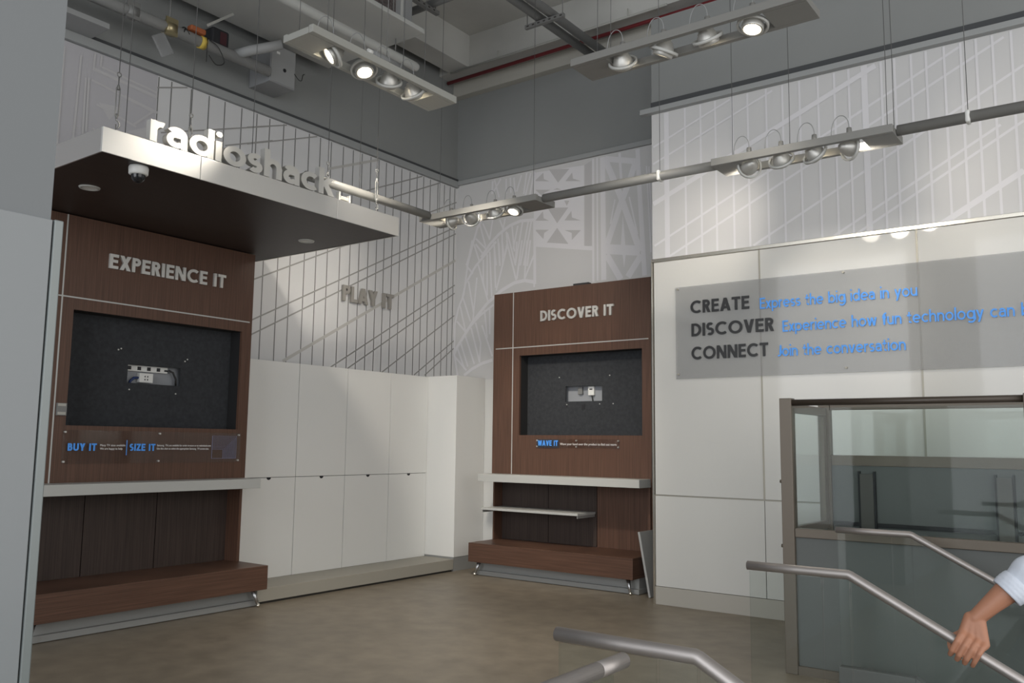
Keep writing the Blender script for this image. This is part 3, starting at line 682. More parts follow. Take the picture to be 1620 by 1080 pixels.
    for a, b, mm in ((0.021,0.711,'wood_dark'),(0.719,1.388,'wood_dark'),(1.396,2.15,'wood' if discover else 'wood_dark')):
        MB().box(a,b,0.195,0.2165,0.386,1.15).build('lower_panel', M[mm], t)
    MB().box(2.15,2.18,0.0,0.2,0.385,1.10).build('jamb', M['wood'], t)
    # bench, kick and legs
    MB().box(-0.005,2.192,-0.43,0.30,0.165,0.385, bevel=0.003).build('bench', M['wood_h'], t)
    m = MB(); m.box(0.02,2.2,-0.31,0.31,0.004,0.055, bevel=0.003); m.box(0.03,2.18,-0.265,0.31,0.055,0.163)
    m.build('kick_base', M['base_gray'], t)
    for sx, x in ((-1,0.10),(1,2.09)):
        l = MB().cyl((x,-0.345,0.166),(x+sx*0.045,-0.375,0.022),0.024,0.012).build('leg', M['steel'], t)
        MB().sphere((x+sx*0.047,-0.377,0.019),0.019).build('foot', M['chrome'], l)
    # shelf
    MB().box(-0.008,2.188,-0.268,-0.001,1.10,1.19, bevel=0.003).build('shelf', M['shelf_white'], t)
    return t

ux = unit('display_unit', 'dark brown wood wall unit marked EXPERIENCE IT under the canopy, with empty television niche', (-7.23,3.19,0), math.pi/2, False)
ud = unit('display_unit', 'reddish brown wood wall unit marked DISCOVER IT on the back wall, with empty television niche', (-6.60,8.57,0), 0.0, True)
# second, thinner shelf only under the DISCOVER IT shelf
ls = MB().box(0.0,1.375,-0.20,0.192,0.757,0.785, bevel=0.002).build('lower_shelf', M['shelf_white'], ud)
for x in (0.01, 1.36): MB().box(x,x+0.008,-0.19,0.19,0.728,0.7565).build('shelf_bracket', M['base_gray'], ls)
MB().box(1.115,1.33,0.10,0.17,3.431,3.475, bevel=0.004).build('top_bracket', M['dark_device'], ud)
b = MB().box(0.317,0.397,-0.02,-0.001,1.742,1.843).build('latch_plate', M['galv'], ux)
for z in (1.748, 1.818): MB().box(0.322,0.387,-0.024,-0.0205,z,z+0.022).build('latch_pad', M['beam_cream'], b)

# raised words
def words(name, label, s, width, height, origin, xdir, normal, depth, m_, bold):
    c = thing(name, label, 'lettering', origin, 0, None)
    drawn_line(s, width, height, c, m_, (0,0,0), xdir, normal, depth, bold)
    return c
words('raised_lettering', 'raised silver capitals EXPERIENCE IT on the dark wood unit under the canopy', 'EXPERIENCE IT', 1.18, 0.128, (-7.2295,3.866,3.032), (0,1,0), (1,0,0), 0.022, M['letter_metal'], 0.205)
words('raised_lettering', 'raised silver capitals DISCOVER IT on the reddish wood unit', 'DISCOVER IT', 1.015, 0.128, (-5.877,8.5695,3.034), (1,0,0), (0,-1,0), 0.022, M['letter_metal'], 0.205)
words('raised_lettering', 'raised grey capitals PLAY IT standing off the lined white wall above the cabinets', 'PLAY IT', 0.845, 0.187, (-7.53,6.845,3.195), (0,1,0), (1,0,0), 0.03, M['letter_pewter'], 0.205)

# acrylic strips under the niches
def acrylic(label, x0, x1, z0, z1, parent_unit, pins):
    c = thing('acrylic_sign', label, 'sign', parent_unit.location, parent_unit.rotation_euler.z)
    MB().box(x0,x1,-0.022,-0.017,z0,z1).build('acrylic_sheet', M['acrylic'], c)
    for px in pins:
        for pz in (z0+0.018, z1-0.018): MB().cyl((px,-0.026,pz),(px,-0.0005,pz),0.008,seg=12).build('standoff', M['lamp_silver'], c)
    return c
s1 = acrylic('clear acrylic strip with blue words BUY IT and SIZE IT under the EXPERIENCE IT niche', 0.38, 2.115, 1.345, 1.625, ux, (0.40,1.25,2.095))
def onsign_bold(c, s, x, z, w, h, m_):
    drawn_line(s, w, h, c, m_, (x,-0.0225,z), (1,0,0), (0,-1,0), 0.002, 0.215, 0.10, 0.42, False, 'printed_word')
def onsign(c, s, x, z, w, h, m_, bold=0.0):
    text_line(s, w, h, c, m_, (x,-0.0225,z), (1,0,0), (0,-1,0), 0.002, bold, name='printed_word', each=False)
onsign_bold(s1, 'BUY IT', 0.425, 1.453, 0.245, 0.062, M['blue'])
onsign(s1, 'Many TV sizes available', 0.70, 1.492, 0.225, 0.017, M['text_white'])
onsign(s1, 'We are happy to help', 0.70, 1.463, 0.20, 0.017, M['text_white'])
MB().box(0.935,0.941,-0.0245,-0.0225,1.415,1.545).build('printed_rule', M['blue'], s1)
onsign_bold(s1, 'SIZE IT', 0.965, 1.453, 0.245, 0.062, M['blue'])
onsign(s1, 'Samsung  TVs are available for order in-store or at radioshack.com', 1.225, 1.494, 0.555, 0.017, M['text_white'])
onsign(s1, 'Use this chart to select the appropriate Samsung  TV screen size.', 1.225, 1.465, 0.535, 0.017, M['text_white'])
m = MB()
for k in range(12):                                     # nested screen outlines of the size chart
    x = 2.065-0.0135*k; z = 1.595-0.0115*k
    m.box(1.795,x,-0.0245,-0.0225,z-0.0008,z+0.0008); m.box(x-0.0008,x+0.0008,-0.0245,-0.0225,1.382,z)
m.box(1.7935,1.7955,-0.0245,-0.0225,1.382,1.595); m.box(1.795,2.065,-0.0245,-0.0225,1.381,1.383)
m.build('size_chart', M['chart_line'], s1)
s2 = acrylic('clear acrylic strip with blue words WAVE IT under the DISCOVER IT niche', 0.677, 1.807, 1.511, 1.618, ud, (0.69,1.24,1.795))
MB().box(0.682,0.998,-0.0165,-0.0155,1.515,1.614).build('printed_patch', M['patch'], s2)
onsign_bold(s2, 'WAVE IT', 0.705, 1.537, 0.285, 0.063, M['blue'])
onsign(s2, 'Wave your hand over the product to find out more', 1.02, 1.547, 0.755, 0.026, M['text_white'])

# big acrylic sign on the right wall
sg = thing('wall_sign', 'wide translucent grey sign reading CREATE DISCOVER CONNECT on the right wall', 'sign', (-3.78,7.905,2.215))
MB().box(0,5.0,0.0,0.008,0,0.925, bevel=0.001).build('acrylic_sheet', M['sign_acrylic'], sg)
for px in (0.025, 1.645, 3.26, 4.97):
    for pz in (0.045, 0.905-0.0): MB().cyl((px,-0.012,pz),(px,0.045,pz),0.010,seg=14).build('standoff', M['joint_metal'], sg)
def onwall(s, x, z, w, h, m_, bold, nm='printed_word', dep=0.006):
    return drawn_line(s, w, h, sg, m_, (x+3.78,-0.0005,z-2.215), (1,0,0), (0,-1,0), dep, bold, 0.10 if bold > 0.15 else 0.085, 0.42, False, nm, 1.0 if bold > 0.15 else 1.02)
onwall('CREATE', -3.615, 2.862, 0.605, 0.128, M['text_black'], 0.19)
onwall('DISCOVER', -3.608, 2.632, 0.832, 0.128, M['text_black'], 0.19)
onwall('CONNECT', -3.610, 2.400, 0.775, 0.128, M['text_black'], 0.19)
onwall('Express the big idea in you', -2.906, 2.850, 1.378, 0.107, M['blue'], 0.13)
onwall('Experience how fun technology can be', -2.695, 2.618, 2.06, 0.107, M['blue'], 0.13)
onwall('Join the conversation', -2.745, 2.390, 1.108, 0.107, M['blue'], 0.13)

# ================================================================== CANOPY AND ITS LETTERS
cz = 3.44; ct = 3.607
cn = thing('canopy', 'dark wood canopy with brushed metal fascia hung above the EXPERIENCE IT unit', 'canopy', (-6.5,4.22,cz))
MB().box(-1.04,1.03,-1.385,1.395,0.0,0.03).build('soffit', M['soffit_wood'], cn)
MB().box(-1.04,1.03,-1.385,1.395,0.031,0.16).build('top_box', M['base_gray'], cn)
for a, b in ((-1.40,-0.664),(-0.660,0.655),(0.658,1.41)):
    MB().box(1.031,1.043,a,b,-0.004,0.168, bevel=0.002).build('fascia', M['brushed'], cn)
MB().box(-1.04,1.030,-1.40,-1.388,-0.004,0.168, bevel=0.002).build('fascia', M['brushed'], cn)
MB().box(-1.04,1.030,1.398,1.41,-0.004,0.168, bevel=0.002).build('fascia', M['brushed'], cn)
for x, y in ((0.148,-1.01),(0.17,1.068)):
    d = MB().lathe([(0.0,-0.004),(0.052,-0.004)], Matrix.Translation((x,y,0))).build('downlight', M['white_plastic'], cn)
    MB().lathe([(0.052,-0.004),(0.058,-0.010),(0.072,-0.008),(0.076,0.0)], Matrix.Translation((x,y,0))).build('downlight_ring', M['shelf_white'], d)
lt = thing('shop_name_letters', 'row of thick silver lowercase letters reading radioshack standing on the canopy edge', 'lettering', (-5.515,3.152,ct+0.006))
drawn_line('radioshack', 1.685, 0.222, lt, M['letter_metal'], (0,0,0), (0,1,0), (1,0,0), 0.055, 0.178, 0.05, asc=1.02)
br = thing('clear_bracket', 'small clear bracket left standing on the canopy edge beside the letter k', 'bracket', (-5.52,4.93,ct+0.002))
MB().box(-0.02,0.02,0.0,0.018,0,0.085, bevel=0.002).build('upright', M['shelf_white'], br)
MB().box(-0.018,0.018,0.02,0.115,0.02,0.055, bevel=0.006).build('clamp', M['beam_cream'], br)
MB().box(-0.02,0.02,0.117,0.135,0,0.075, bevel=0.002).build('upright', M['shelf_white'], br)

dc = thing('dome_camera', 'white dome security camera with black bubble under the canopy', 'camera', (-5.565,3.145,cz-0.0005))
MB().lathe([(0.0,0),(0.062,0),(0.066,-0.012),(0.064,-0.055),(0.054,-0.062),(0.0,-0.062)]).build('housing', M['white_plastic'], dc)
MB().lathe([(0.048,-0.0625),(0.047,-0.078),(0.040,-0.097),(0.026,-0.112),(0.0,-0.119)]).build('bubble', M['dome'], dc)

def hanger(label, x, y, z0, big, hook, ring=True):
    h = thing('hanger', label, 'hanger', (x,y,z0), 0, 'hanger wires of the canopy')
    MB().cyl((0,0,0),(0,0,0.03),0.016,0.006,seg=12).build('anchor', M['galv'], h)
    zt = 0.10
    if big == 0:
        MB().tube([(0,0,0.03),(0,0,CEIL-0.004-z0)],0.0028,seg=6).build('cable', M['wire'], h); return h
    MB().tube([(0,0,0.03),(0,0,zt)],0.004,seg=8).build('rod', M['wire'], h)
    if hook:
        MB().tube([(0.0,0.0,zt-0.03),(0.0,0.018,zt-0.02),(0.0,0.024,zt+0.0),(0.0,0.016,zt+0.02),(0,0,zt+0.03),(0,0,zt+0.07)],0.0055,seg=8).build('hook', M['galv'], h); zt += 0.05
    l = 0.17*big
    m = MB()
    for s in (-1,1): m.tube([(0,s*0.004,zt),(0,s*0.012,zt+0.015),(0,s*0.013,zt+l-0.015),(0,s*0.004,zt+l)],0.0045,seg=8)
    m.cyl((0,0,zt-0.01),(0,0,zt+0.025),0.008,seg=10); m.cyl((0,0,zt+l-0.025),(0,0,zt+l+0.01),0.008,seg=10)
    m.build('turnbuckle', M['galv'], h)
    MB().tube([(0,0,zt+l),(0,0,zt+l+0.07)],0.004,seg=8).build('rod', M['wire'], h)
    zr = zt+l+0.085
    MB().tube([(0,0.015*math.cos(t*math.pi/6),zr+0.015*math.sin(t*math.pi/6)) for t in range(13)],0.004,seg=8).build('eye', M['galv'], h)
    MB().tube([(0,0,zr+0.015),(0,0,CEIL-0.004-z0)],0.0028,seg=6).build('cable', M['wire'], h)
    return h
hz_ = cz+0.161
hanger('thick turnbuckle hanger at the left end of the canopy', -5.60, 2.98, hz_, 1.3, True)
hanger('thin plain wire beside the left turnbuckle of the canopy', -5.60, 3.05, hz_, 0, False)
hanger('turnbuckle hanger rising behind the letters a and d of the canopy', -5.62, 3.56, hz_, 1.0, False)
hanger('turnbuckle hanger rising behind the letter k of the canopy', -5.62, 4.90, hz_, 1.0, False)
hanger('turnbuckle hanger with open hook at the right end of the canopy', -5.60, 5.47, hz_, 1.2, True)
hanger('thin plain wire behind the letter s of the canopy', -5.70, 4.17, hz_, 0, False)

# ================================================================== SPOTLIGHT BARS
def curve_pts(P, n=6):
    P = [Vector(p) for p in P]; Q = [P[0]*2-P[1]] + P + [P[-1]*2-P[-2]]; out = []
    for i in range(1, len(Q)-2):
        for k in range(n):
            t = k/n; a, b, c, d = Q[i-1], Q[i], Q[i+1], Q[i+2]
            out.append(0.5*((2*b) + (c-a)*t + (2*a-5*b+4*c-d)*t*t + (3*b-a-3*c+d)*t**3))
    return out + [P[-1]]
def lamp_head(parent, pos, aim, scale, on, power, spot_deg=42, wire_up=True, blend=1.0, col=(1.0,0.92,0.80)):
    """round gimballed lamp; pos = pivot in the parent's frame, aim = direction of its beam"""
    a = Vector(aim).normalized(); q = (-a).to_track_quat('Z', 'Y').to_matrix().to_4x4()   # local +Z points to the back of the lamp
    Mx = Matrix.Translation(Vector(pos)) @ q @ Matrix.Scale(scale, 4)
    h = MB().lathe([(0.050,-0.030),(0.058,-0.034),(0.062,-0.030),(0.062,0.0),(0.057,0.006),(0.056,0.022),(0.050,0.026),(0.049,0.038),(0.041,0.042),(0.040,0.054),(0.028,0.058),(0.020,0.075),(0.0,0.078)], Mx).build('lamp_head', M['lamp_silver'], parent)
    MB().lathe([(0.078,-0.010),(0.090,-0.010),(0.090,0.008),(0.078,0.008)], Mx, closed=True).build('gimbal_ring', M['shelf_white'], h)
    MB().lathe([(0.049,-0.029),(0.040,-0.010),(0.022,0.002),(0.0,0.004)], Mx).build('reflector', M['reflector'], h)
    MB().lathe([(0.030,-0.016),(0.024,-0.020),(0.0,-0.021)], Mx).build('bulb', M['bulb'], h)
    back = Mx @ Vector((0,0,0.075))
    up = Vector((0,0,1))
    top = Vector((pos[0], pos[1], pos[2]+0.075*scale))
    m = MB(); m.cyl(top, top+Vector((0,0,0.055*scale)), 0.019*scale, 0.016*scale, seg=14); m.build('connector', M['track_gray'], h)
    t0 = top+Vector((0,0,0.05*scale))
    ctl = [t0, t0+Vector((0.01,0,0.13*scale)), t0+Vector((-0.12*scale,0.005,0.15*scale)), t0+Vector((-0.12*scale,0.02,-0.03*scale))]
    pts = [ctl[0]*(1-s)**3 + ctl[1]*3*s*(1-s)**2 + ctl[2]*3*s*s*(1-s) + ctl[3]*s**3 for s in [k/14 for k in range(15)]]
    MB().tube(pts, 0.0035, seg=6).build('cable_loop', M['pipe_pale'], h)
    if on:
        d = bpy.data.lights.new('spot_beam', 'SPOT'); d.energy = power; d.color = col
        d.spot_size = math.radians(spot_deg*1.2); d.spot_blend = blend; d.shadow_soft_size = 0.09
        o = bpy.data.objects.new('spot_beam', d); COL.objects.link(o); o.parent = h
        o.location = Vector(pos) + a*(0.05*scale)
        o.rotation_euler = a.to_track_quat('-Z', 'Y').to_euler()
    return h

def spot_bar(label, cx, cy, z, length, width, along_y, lamps, endpad, matl, hangs, sc=1.0):
    """shallow tray with two end plates and an open slot holding four lamps"""
    t = thing('spotlight_bar', label, 'light fixture', (cx,cy,z), math.pi/2 if along_y else 0.0, 'four lamp spotlight bars')
    L, Wd, H = length/2, width/2, 0.06
    m = MB()
    m.box(-L,L,-Wd,-Wd+0.045,0,H, bevel=0.004); m.box(-L,L,Wd-0.045,Wd,0,H, bevel=0.004)
    m.box(-L,-L+endpad,-Wd+0.046,Wd-0.046,0,H-0.01); m.box(L-endpad,L,-Wd+0.046,Wd-0.046,0,H-0.01)
    m.build('tray', matl, t)
    inv = Matrix.Rotation(-t.rotation_euler.z, 3, 'Z')
    for (u, aimpt, on, power, deg) in lamps:
        wpos = Vector((cx, cy, z)) + Matrix.Rotation(t.rotation_euler.z, 3, 'Z') @ Vector((u,0,0.0))
        aim = inv @ (Vector(aimpt) - wpos)
        lamp_head(t, (u,0,0.0), aim, sc, on, power, deg)
    for (u, v) in hangs:
        MB().tube([(u,v,H),(u+0.004,v,0.6),(u,v,CEIL-0.004-z)],0.0026,seg=6).build('suspension_wire', M['wire'], t)
    return t

# bar C in the corner, bar D before the right wall, both carried on the round track pipe
spot_bar('spotlight bar in the far corner above the DISCOVER IT unit, on the track pipe', -5.18, 6.55, 3.80, 1.45, 0.33, False,
         [(-0.43,(-7.55,6.3,3.55),True,80,60),(-0.17,(-6.3,8.9,3.7),True,70,80),(0.13,(-5.3,8.57,1.9),True,40,64),(0.36,(-5.0,4.9,0.0),True,90,60)], 0.24, M['track_gray'], [(-0.60,0.0),(0.55,0.05)], 1.05)
spot_bar('spotlight bar in front of the right wall above the CREATE sign, on the track pipe', -2.04, 6.55, 3.80, 1.38, 0.33, False,
         [(-0.43,(-3.8,7.95,3.8),True,120,62),(-0.17,(-2.2,7.95,2.75),True,34,52),(0.09,(-1.3,7.95,2.75),True,34,54),(0.35,(-0.6,7.95,3.9),True,60,66)], 0.22, M['track_gray'], [(-0.57,0.0),(-0.10,0.0),(0.62,0.0),(0.66,0.03)], 1.15)
spot_bar('spotlight bar hung high in front of the canopy letters under the big duct', -4.87, 4.72, 4.50, 1.62, 0.33, True,
         [(-0.47,(-5.46,3.40,3.70),True,210,27),(-0.14,(-3.6,4.2,1.4),True,60,60),(0.14,(-7.4,7.2,1.3),True,200,70),(0.43,(-5.5,8.57,1.25),True,330,40)], 0.25, M['fixture_white'], [(-0.75,0.06),(-0.6,-0.08),(0.30,0.0),(0.62,0.05)], 1.22)
spot_bar('spotlight bar hung high at top right before the grey upper wall', -2.58, 5.64, 4.50, 1.83, 0.34, False,
         [(-0.54,(-3.9,7.95,2.4),True,36,50),(-0.19,(-5.2,6.4,0.0),True,170,58),(0.16,(-2.2,7.95,1.5),True,32,56),(0.50,(-2.4,4.6,0.0),True,60,66)], 0.30, M['track_gray'], [(-0.8,0.05),(-0.62,-0.05),(0.70,0.05)], 1.25)

def track(label, a, b, collars, wires):
    t = thing('track_pipe', label, 'pipe', a, 0, 'grey pipes joining the spotlight bars')
    d = Vector(b)-Vector(a)
    MB().tube([(0,0,0), d], 0.040, seg=18).build('pipe', M['track_gray'], t)
    for f in collars: MB().box(d.x*f-0.016,d.x*f+0.016,-0.044,0.044,-0.044,0.044, bevel=0.012).build('collar', M['white_plastic'], t)
    for f in wires: MB().tube([d*f+Vector((0,0,0.04)), d*f+Vector((0,0,CEIL-0.004-a[2]))],0.0026,seg=6).build('suspension_wire', M['wire'], t)
track('grey pipe running from behind the canopy letters to the far corner spotlight bar', (-5.77,4.78,3.845), (-5.77,6.37,3.845), (), (0.4,))
track('grey pipe between the two low spotlight bars, before the DISCOVER IT unit', (-4.45,6.52,3.845), (-2.735,6.52,3.845), (0.70,), (0.70,))
track('grey pipe running from the CREATE sign spotlight bar out of view at the right', (-1.345,6.52,3.845), (3.4,6.52,3.845), (0.097,0.45,0.8), (0.097,0.45,0.8))

# ================================================================== SERVICES UNDER THE CEILING
du = thing('air_duct', 'wide grey air duct hung under the ceiling at upper left', 'duct', (-6.6,2.6,5.8))
MB().box(-0.74,0.74,-6.0,3.75,0,0.05, bevel=0.006).build('duct_base', M['duct'], du)
MB().box(-0.70,0.60,-6.0,3.70,0.051,0.62, bevel=0.006).build('duct_body', M['box_gray'], du)
MB().box(0.601,0.604,3.02,3.45,0.12,0.50).build('sticker', M['sticker'], du)
MB().box(0.601,0.605,3.52,3.56,0.06,0.55).build('duct_seam', M['duct'], du)
for y in (-1.0, 3.3):
    MB().cyl((-0.72,y,0.05),(-0.72,y,CEIL-0.004-5.8),0.006,seg=8).build('hanger_rod', M['galv'], du)
    MB().cyl((0.72,y,0.05),(0.72,y,CEIL-0.004-5.8),0.006,seg=8).build('hanger_rod', M['galv'], du)
t = thing('conduit_tube', 'pale round-ended tube hanging just under the air duct', 'tube', (-6.18,6.6,5.60))
MB().tube([(0,-7.0,0),(0,-0.05,0),(0,-0.015,0),(0,0,0)],[0.05,0.05,0.04,0.015],seg=16).build('tube', M['duct'], t)
for y in (-0.35,-2.0): MB().cyl((0,y,0.05),(0,y,0.195),0.006,seg=8).build('hanger_rod', M['galv'], t)
t = thing('short_tube', 'short grey capped tube above the upper left spotlight bar', 'tube', (-5.70,5.45,5.2))
MB().tube([(0,0,0),(0,0.42,0)],0.035,seg=16).build('tube', M['pipe_gray'], t)
MB().cyl((0,0.02,0),(0,-0.05,0),0.028,0.024,seg=14).build('cap', M['white_plastic'], t)
MB().cyl((0,0.2,0.03),(0,0.2,CEIL-0.004-5.2),0.004,seg=8).build('hanger_rod', M['galv'], t)

dp = thing('drain_pipe', 'pale drain pipe with clamps and yellow tape along the left upper wall', 'pipe', (-7.2,4.4,5.39))
MB().tube([(0,-4.0,0),(0,1.02,0)],0.055,seg=18).build('pipe', M['pipe_pale'], dp)
MB().tube([(0.0,0.62,0.03),(0.12,0.70,0.07),(0.34,0.92,0.16)],0.05,seg=16).build('branch_pipe', M['pipe_pale'], dp)
for y in (-0.5, -0.12):
    k = MB().cyl((0,y-0.05,0),(0,y+0.05,0),0.066,seg=18).build('clamp', M['brass'] if y > -0.3 else M['galv'], dp)
    MB().cyl((0,y,0.05),(0,y,0.405),0.007,seg=8).build('hanger_rod', M['galv'], k)
    MB().box(0.03,0.05,y-0.06,y+0.06,-0.075,0.09).build('clamp_strap', M['brass'] if y > -0.3 else M['galv'], k)
MB().cyl((0,0.20,0),(0,0.26,0),0.062,seg=18).build('tape_band', M['tape'], dp)
MB().box(0.0,0.08,0.06,0.22,0.05,0.10, bevel=0.01).build('orange_wrap', M['orange'], dp)
MB().tube(curve_pts([(0.06,0.27,0.03),(0.08,0.36,-0.02),(0.07,0.44,-0.14),(0.06,0.36,-0.19),(0.05,0.28,-0.12)]),0.005,seg=6).build('loose_cable', M['cable_black'], dp)
MB().tube(curve_pts([(0.06,0.25,0.05),(0.06,0.25,-0.20)]),0.004,seg=6).build('loose_cable', M['cable_black'], dp)
MB().tube(curve_pts([(0.055,0.0,0.0),(0.03,0.03,0.06),(-0.02,0.06,0.05)]),0.006,seg=6).build('cable_tie', M['cable_black'], dp)
MB().tube(curve_pts([(0.055,0.06,0.0),(0.03,0.02,0.06),(-0.02,0.0,0.05)]),0.006,seg=6).build('cable_tie', M['cable_black'], dp)
st = MB().box(-0.03,0.03,-0.16,0.16,-0.012,0.012, rot=Euler((math.radians(40),0,0)).to_matrix()).build('strap_bracket', M['fixture_white']); st.location = (-7.05,4.72,5.62)
tag(st, 'short white strap bracket hanging above the yellow tape of the drain pipe', 'bracket')
pl = MB().box(-0.01,0.01,-0.07,0.07,-0.10,0.10, bevel=0.004, rot=Euler((math.radians(35),0,0)).to_matrix()).build('plastic_flap', M['clear_plastic']); pl.location = (-7.19,4.22,5.205)
tag(pl, 'clear plastic flap hanging below the drain pipe', 'flap')
rd_ = thing('alarm_device', 'dark alarm device with a dull red label behind the drain pipe', 'alarm', (-7.45,4.95,5.61))
MB().box(-0.098,0.08,-0.10,0.10,-0.10,0.10, bevel=0.02).build('case', M['dark_device'], rd_)
MB().box(0.081,0.085,-0.01,0.065,-0.06,0.07).build('label_plate', M['red_device'], rd_)
jb = thing('junction_box', 'grey metal junction box on the left upper wall under the duct', 'electrical box', (-7.38,5.6,5.50))
MB().box(-0.168,0.18,-0.16,0.17,-0.20,0.22, bevel=0.006).build('case', M['box_gray'], jb)
MB().box(0.181,0.187,-0.15,0.16,-0.19,0.21, bevel=0.003).build('cover', M['pipe_pale'], jb)
MB().cyl((0.188,0.02,-0.03),(0.193,0.02,-0.03),0.02,seg=14).build('knockout', M['socket_black'], jb)
MB().box(0.188,0.192,-0.09,-0.05,0.12,0.145).build('label_plate', M['white_plastic'], jb)
MB().tube(curve_pts([(0.19,0.15,-0.02),(0.2,0.2,-0.07),(0.19,0.25,-0.06),(0.10,0.34,0.06),(-0.02,0.46,0.14)]),0.004,seg=6).build('loose_wire', M['cable_black'], jb)
sb_ = MB().box(-0.175,0.175,-3.2,0.0,-0.05,0.0, bevel=0.003).build('ledge_box', M['pipe_pale']); sb_.location = (-7.374,3.715,5.14+0.06)
tag(sb_, 'pale boxed ledge on the left upper wall beside the white pier', 'ledge')

cp = thing('conduit_pair', 'pair of grey conduits on a slotted strut running toward the back wall', 'pipe', (-5.09,5.0,6.25))
for x in (-0.09, 0.07): MB().tube([(x,-5,0),(x,3.79,0)],0.05,seg=16).build('conduit', M['pipe_gray'], cp)
MB().box(-0.26,0.25,2.43,2.47,-0.10,-0.055).build('strut', M['galv'], cp)
m = MB()
for k in range(7): m.box(-0.235+0.073*k,-0.205+0.073*k,2.428,2.432,-0.085,-0.07)
m.build('strut_slots', M['gap_dark'], cp)
for x in (-0.24, 0.23): MB().cyl((x,2.45,-0.055),(x,2.45,CEIL-0.004-6.25),0.006,seg=8).build('hanger_rod', M['galv'], cp)
cs = thing('cross_conduit', 'grey conduit on a slotted strut beside the air duct end', 'pipe', (-6.3,6.85,6.45))
MB().tube([(-0.6,0.05,0.05),(1.2,0.06,0.05)],0.045,seg=14).build('conduit', M['pipe_gray'], cs)
MB().box(0.0,0.05,-0.4,0.16,-0.045,0.0).build('strut', M['galv'], cs)
m = MB()
for k in range(6): m.box(0.0505,0.0515,-0.37+0.085*k,-0.34+0.085*k,-0.03,-0.015)
m.build('strut_slots', M['gap_dark'], cs)
MB().cyl((0.025,-0.3,0),(0.025,-0.3,CEIL-0.004-6.45),0.006,seg=8).build('hanger_rod', M['galv'], cs)
MB().cyl((0.025,0.12,0),(0.025,0.12,CEIL-0.004-6.45),0.006,seg=8).build('hanger_rod', M['galv'], cs)
r = MB().tube([(-7.5,8.62,6.47),(6.2,8.62,6.47)],0.024,seg=14).build('red_pipe', M['red_pipe'])
tag(r, 'dull red sprinkler pipe running along the top of the back wall', 'pipe')
wc = thing('white_conduit', 'thin pale conduit running in front of the red pipe', 'pipe', (-5.6,8.44,6.50))
MB().tube([(-1.7,0,0),(1.5,0,0)],0.014,seg=10).build('conduit', M['fixture_white'], wc)
for x in (-0.9, 0.25, 1.0): MB().cyl((x,0.0,0.01),(x,0.0,0.10),0.008,seg=8).build('clip', M['fixture_white'], wc)

# ================================================================== LIFT ENCLOSURE
lf = thing('lift_enclosure', 'bronze framed wheelchair lift enclosure with tinted glass in front of the right wall', 'lift', (-2.13,6.13,0))
Lw = 1.60                                             # from post to post
def post(x0, y0, name='post', h=1.90, w=0.085):
    return MB().box(x0,x0+w,y0,y0+w,0,h, bevel=0.004).build(name, M['bronze'], lf)
p0 = post(0,0); post(Lw-0.085,0)
post(0,0.90,h=1.90); post(Lw-0.085,0.90,h=1.90)
rl = MB().cyl((0.085,0.035,1.868),(Lw-0.085,0.035,1.868),0.023,seg=18).build('top_rail', M['bronze_dark'], lf)
MB().box(0.086,Lw-0.086,0.01,0.075,0.928,0.99, bevel=0.004).build('middle_rail', M['bronze'], lf)
MB().box(0.086,Lw-0.086,0.034,0.044,0.991,1.83).build('glass_pane', M['lift_glass'], lf)
MB().box(0.086,Lw-0.086,0.030,0.045,0.06,0.927).build('front_panel', M['lift_panel'], lf)
MB().box(0.086,Lw-0.086,0.01,0.075,0.0,0.059).build('bottom_rail', M['bronze'], lf)
# side toward the room
MB().box(0.02,0.065,0.086,0.899,1.80,1.865, bevel=0.003).build('side_rail', M['bronze'], lf)
MB().box(0.02,0.065,0.086,0.899,0.93,0.99, bevel=0.003).build('side_rail', M['bronze'], lf)
MB().box(0.038,0.048,0.13,0.86,0.991,1.799).build('glass_pane', M['rear_glass'], lf)
MB().box(0.036,0.050,0.086,0.899,0.06,0.929).build('side_panel', M['lift_panel'], lf)
MB().box(0.02,0.065,0.82,0.899,0.991,1.799).build('side_stile', M['bronze'], lf)
# far side
MB().box(0.086,Lw-0.086,0.92,0.965,1.85,1.89, bevel=0.003).build('rear_rail', M['bronze'], lf)
MB().box(0.086,Lw-0.086,0.92,0.965,1.415,1.495, bevel=0.003).build('rear_rail', M['bronze'], lf)
MB().box(0.086,Lw-0.086,0.938,0.946,1.496,1.849).build('glass_pane', M['rear_glass'], lf)
MB().box(0.086,Lw-0.086,0.93,0.955,0.06,1.414).build('rear_panel', M['lift_panel'], lf)
for x in (0.305, 1.235):
    MB().box(x,x+0.095,0.895,0.929,0.1,1.355).build('gate_post', M['lift_post'], lf)
    for xx in (x-0.016, x+0.0955): MB().box(xx,xx+0.016,0.90,0.929,0.1,1.375).build('gasket', M['gasket'], lf)
MB().box(0.09,0.288,0.915,0.929,0.955,0.985).build('gasket', M['gasket'], lf)
MB().box(0.418,1.218,0.915,0.929,0.955,0.985).build('gasket', M['gasket'], lf)
MB().box(1.348,Lw-0.09,0.915,0.929,0.955,0.985).build('gasket', M['gasket'], lf)
for z in (1.31, 0.86): MB().cyl((-0.02,0.04,z),(0.0,0.04,z),0.012,seg=12).build('door_pin', M['bronze'], p0)
MB().box(0.086,Lw-0.086,0.086,0.894,0.0,0.03).build('platform', M['lift_post'], lf)

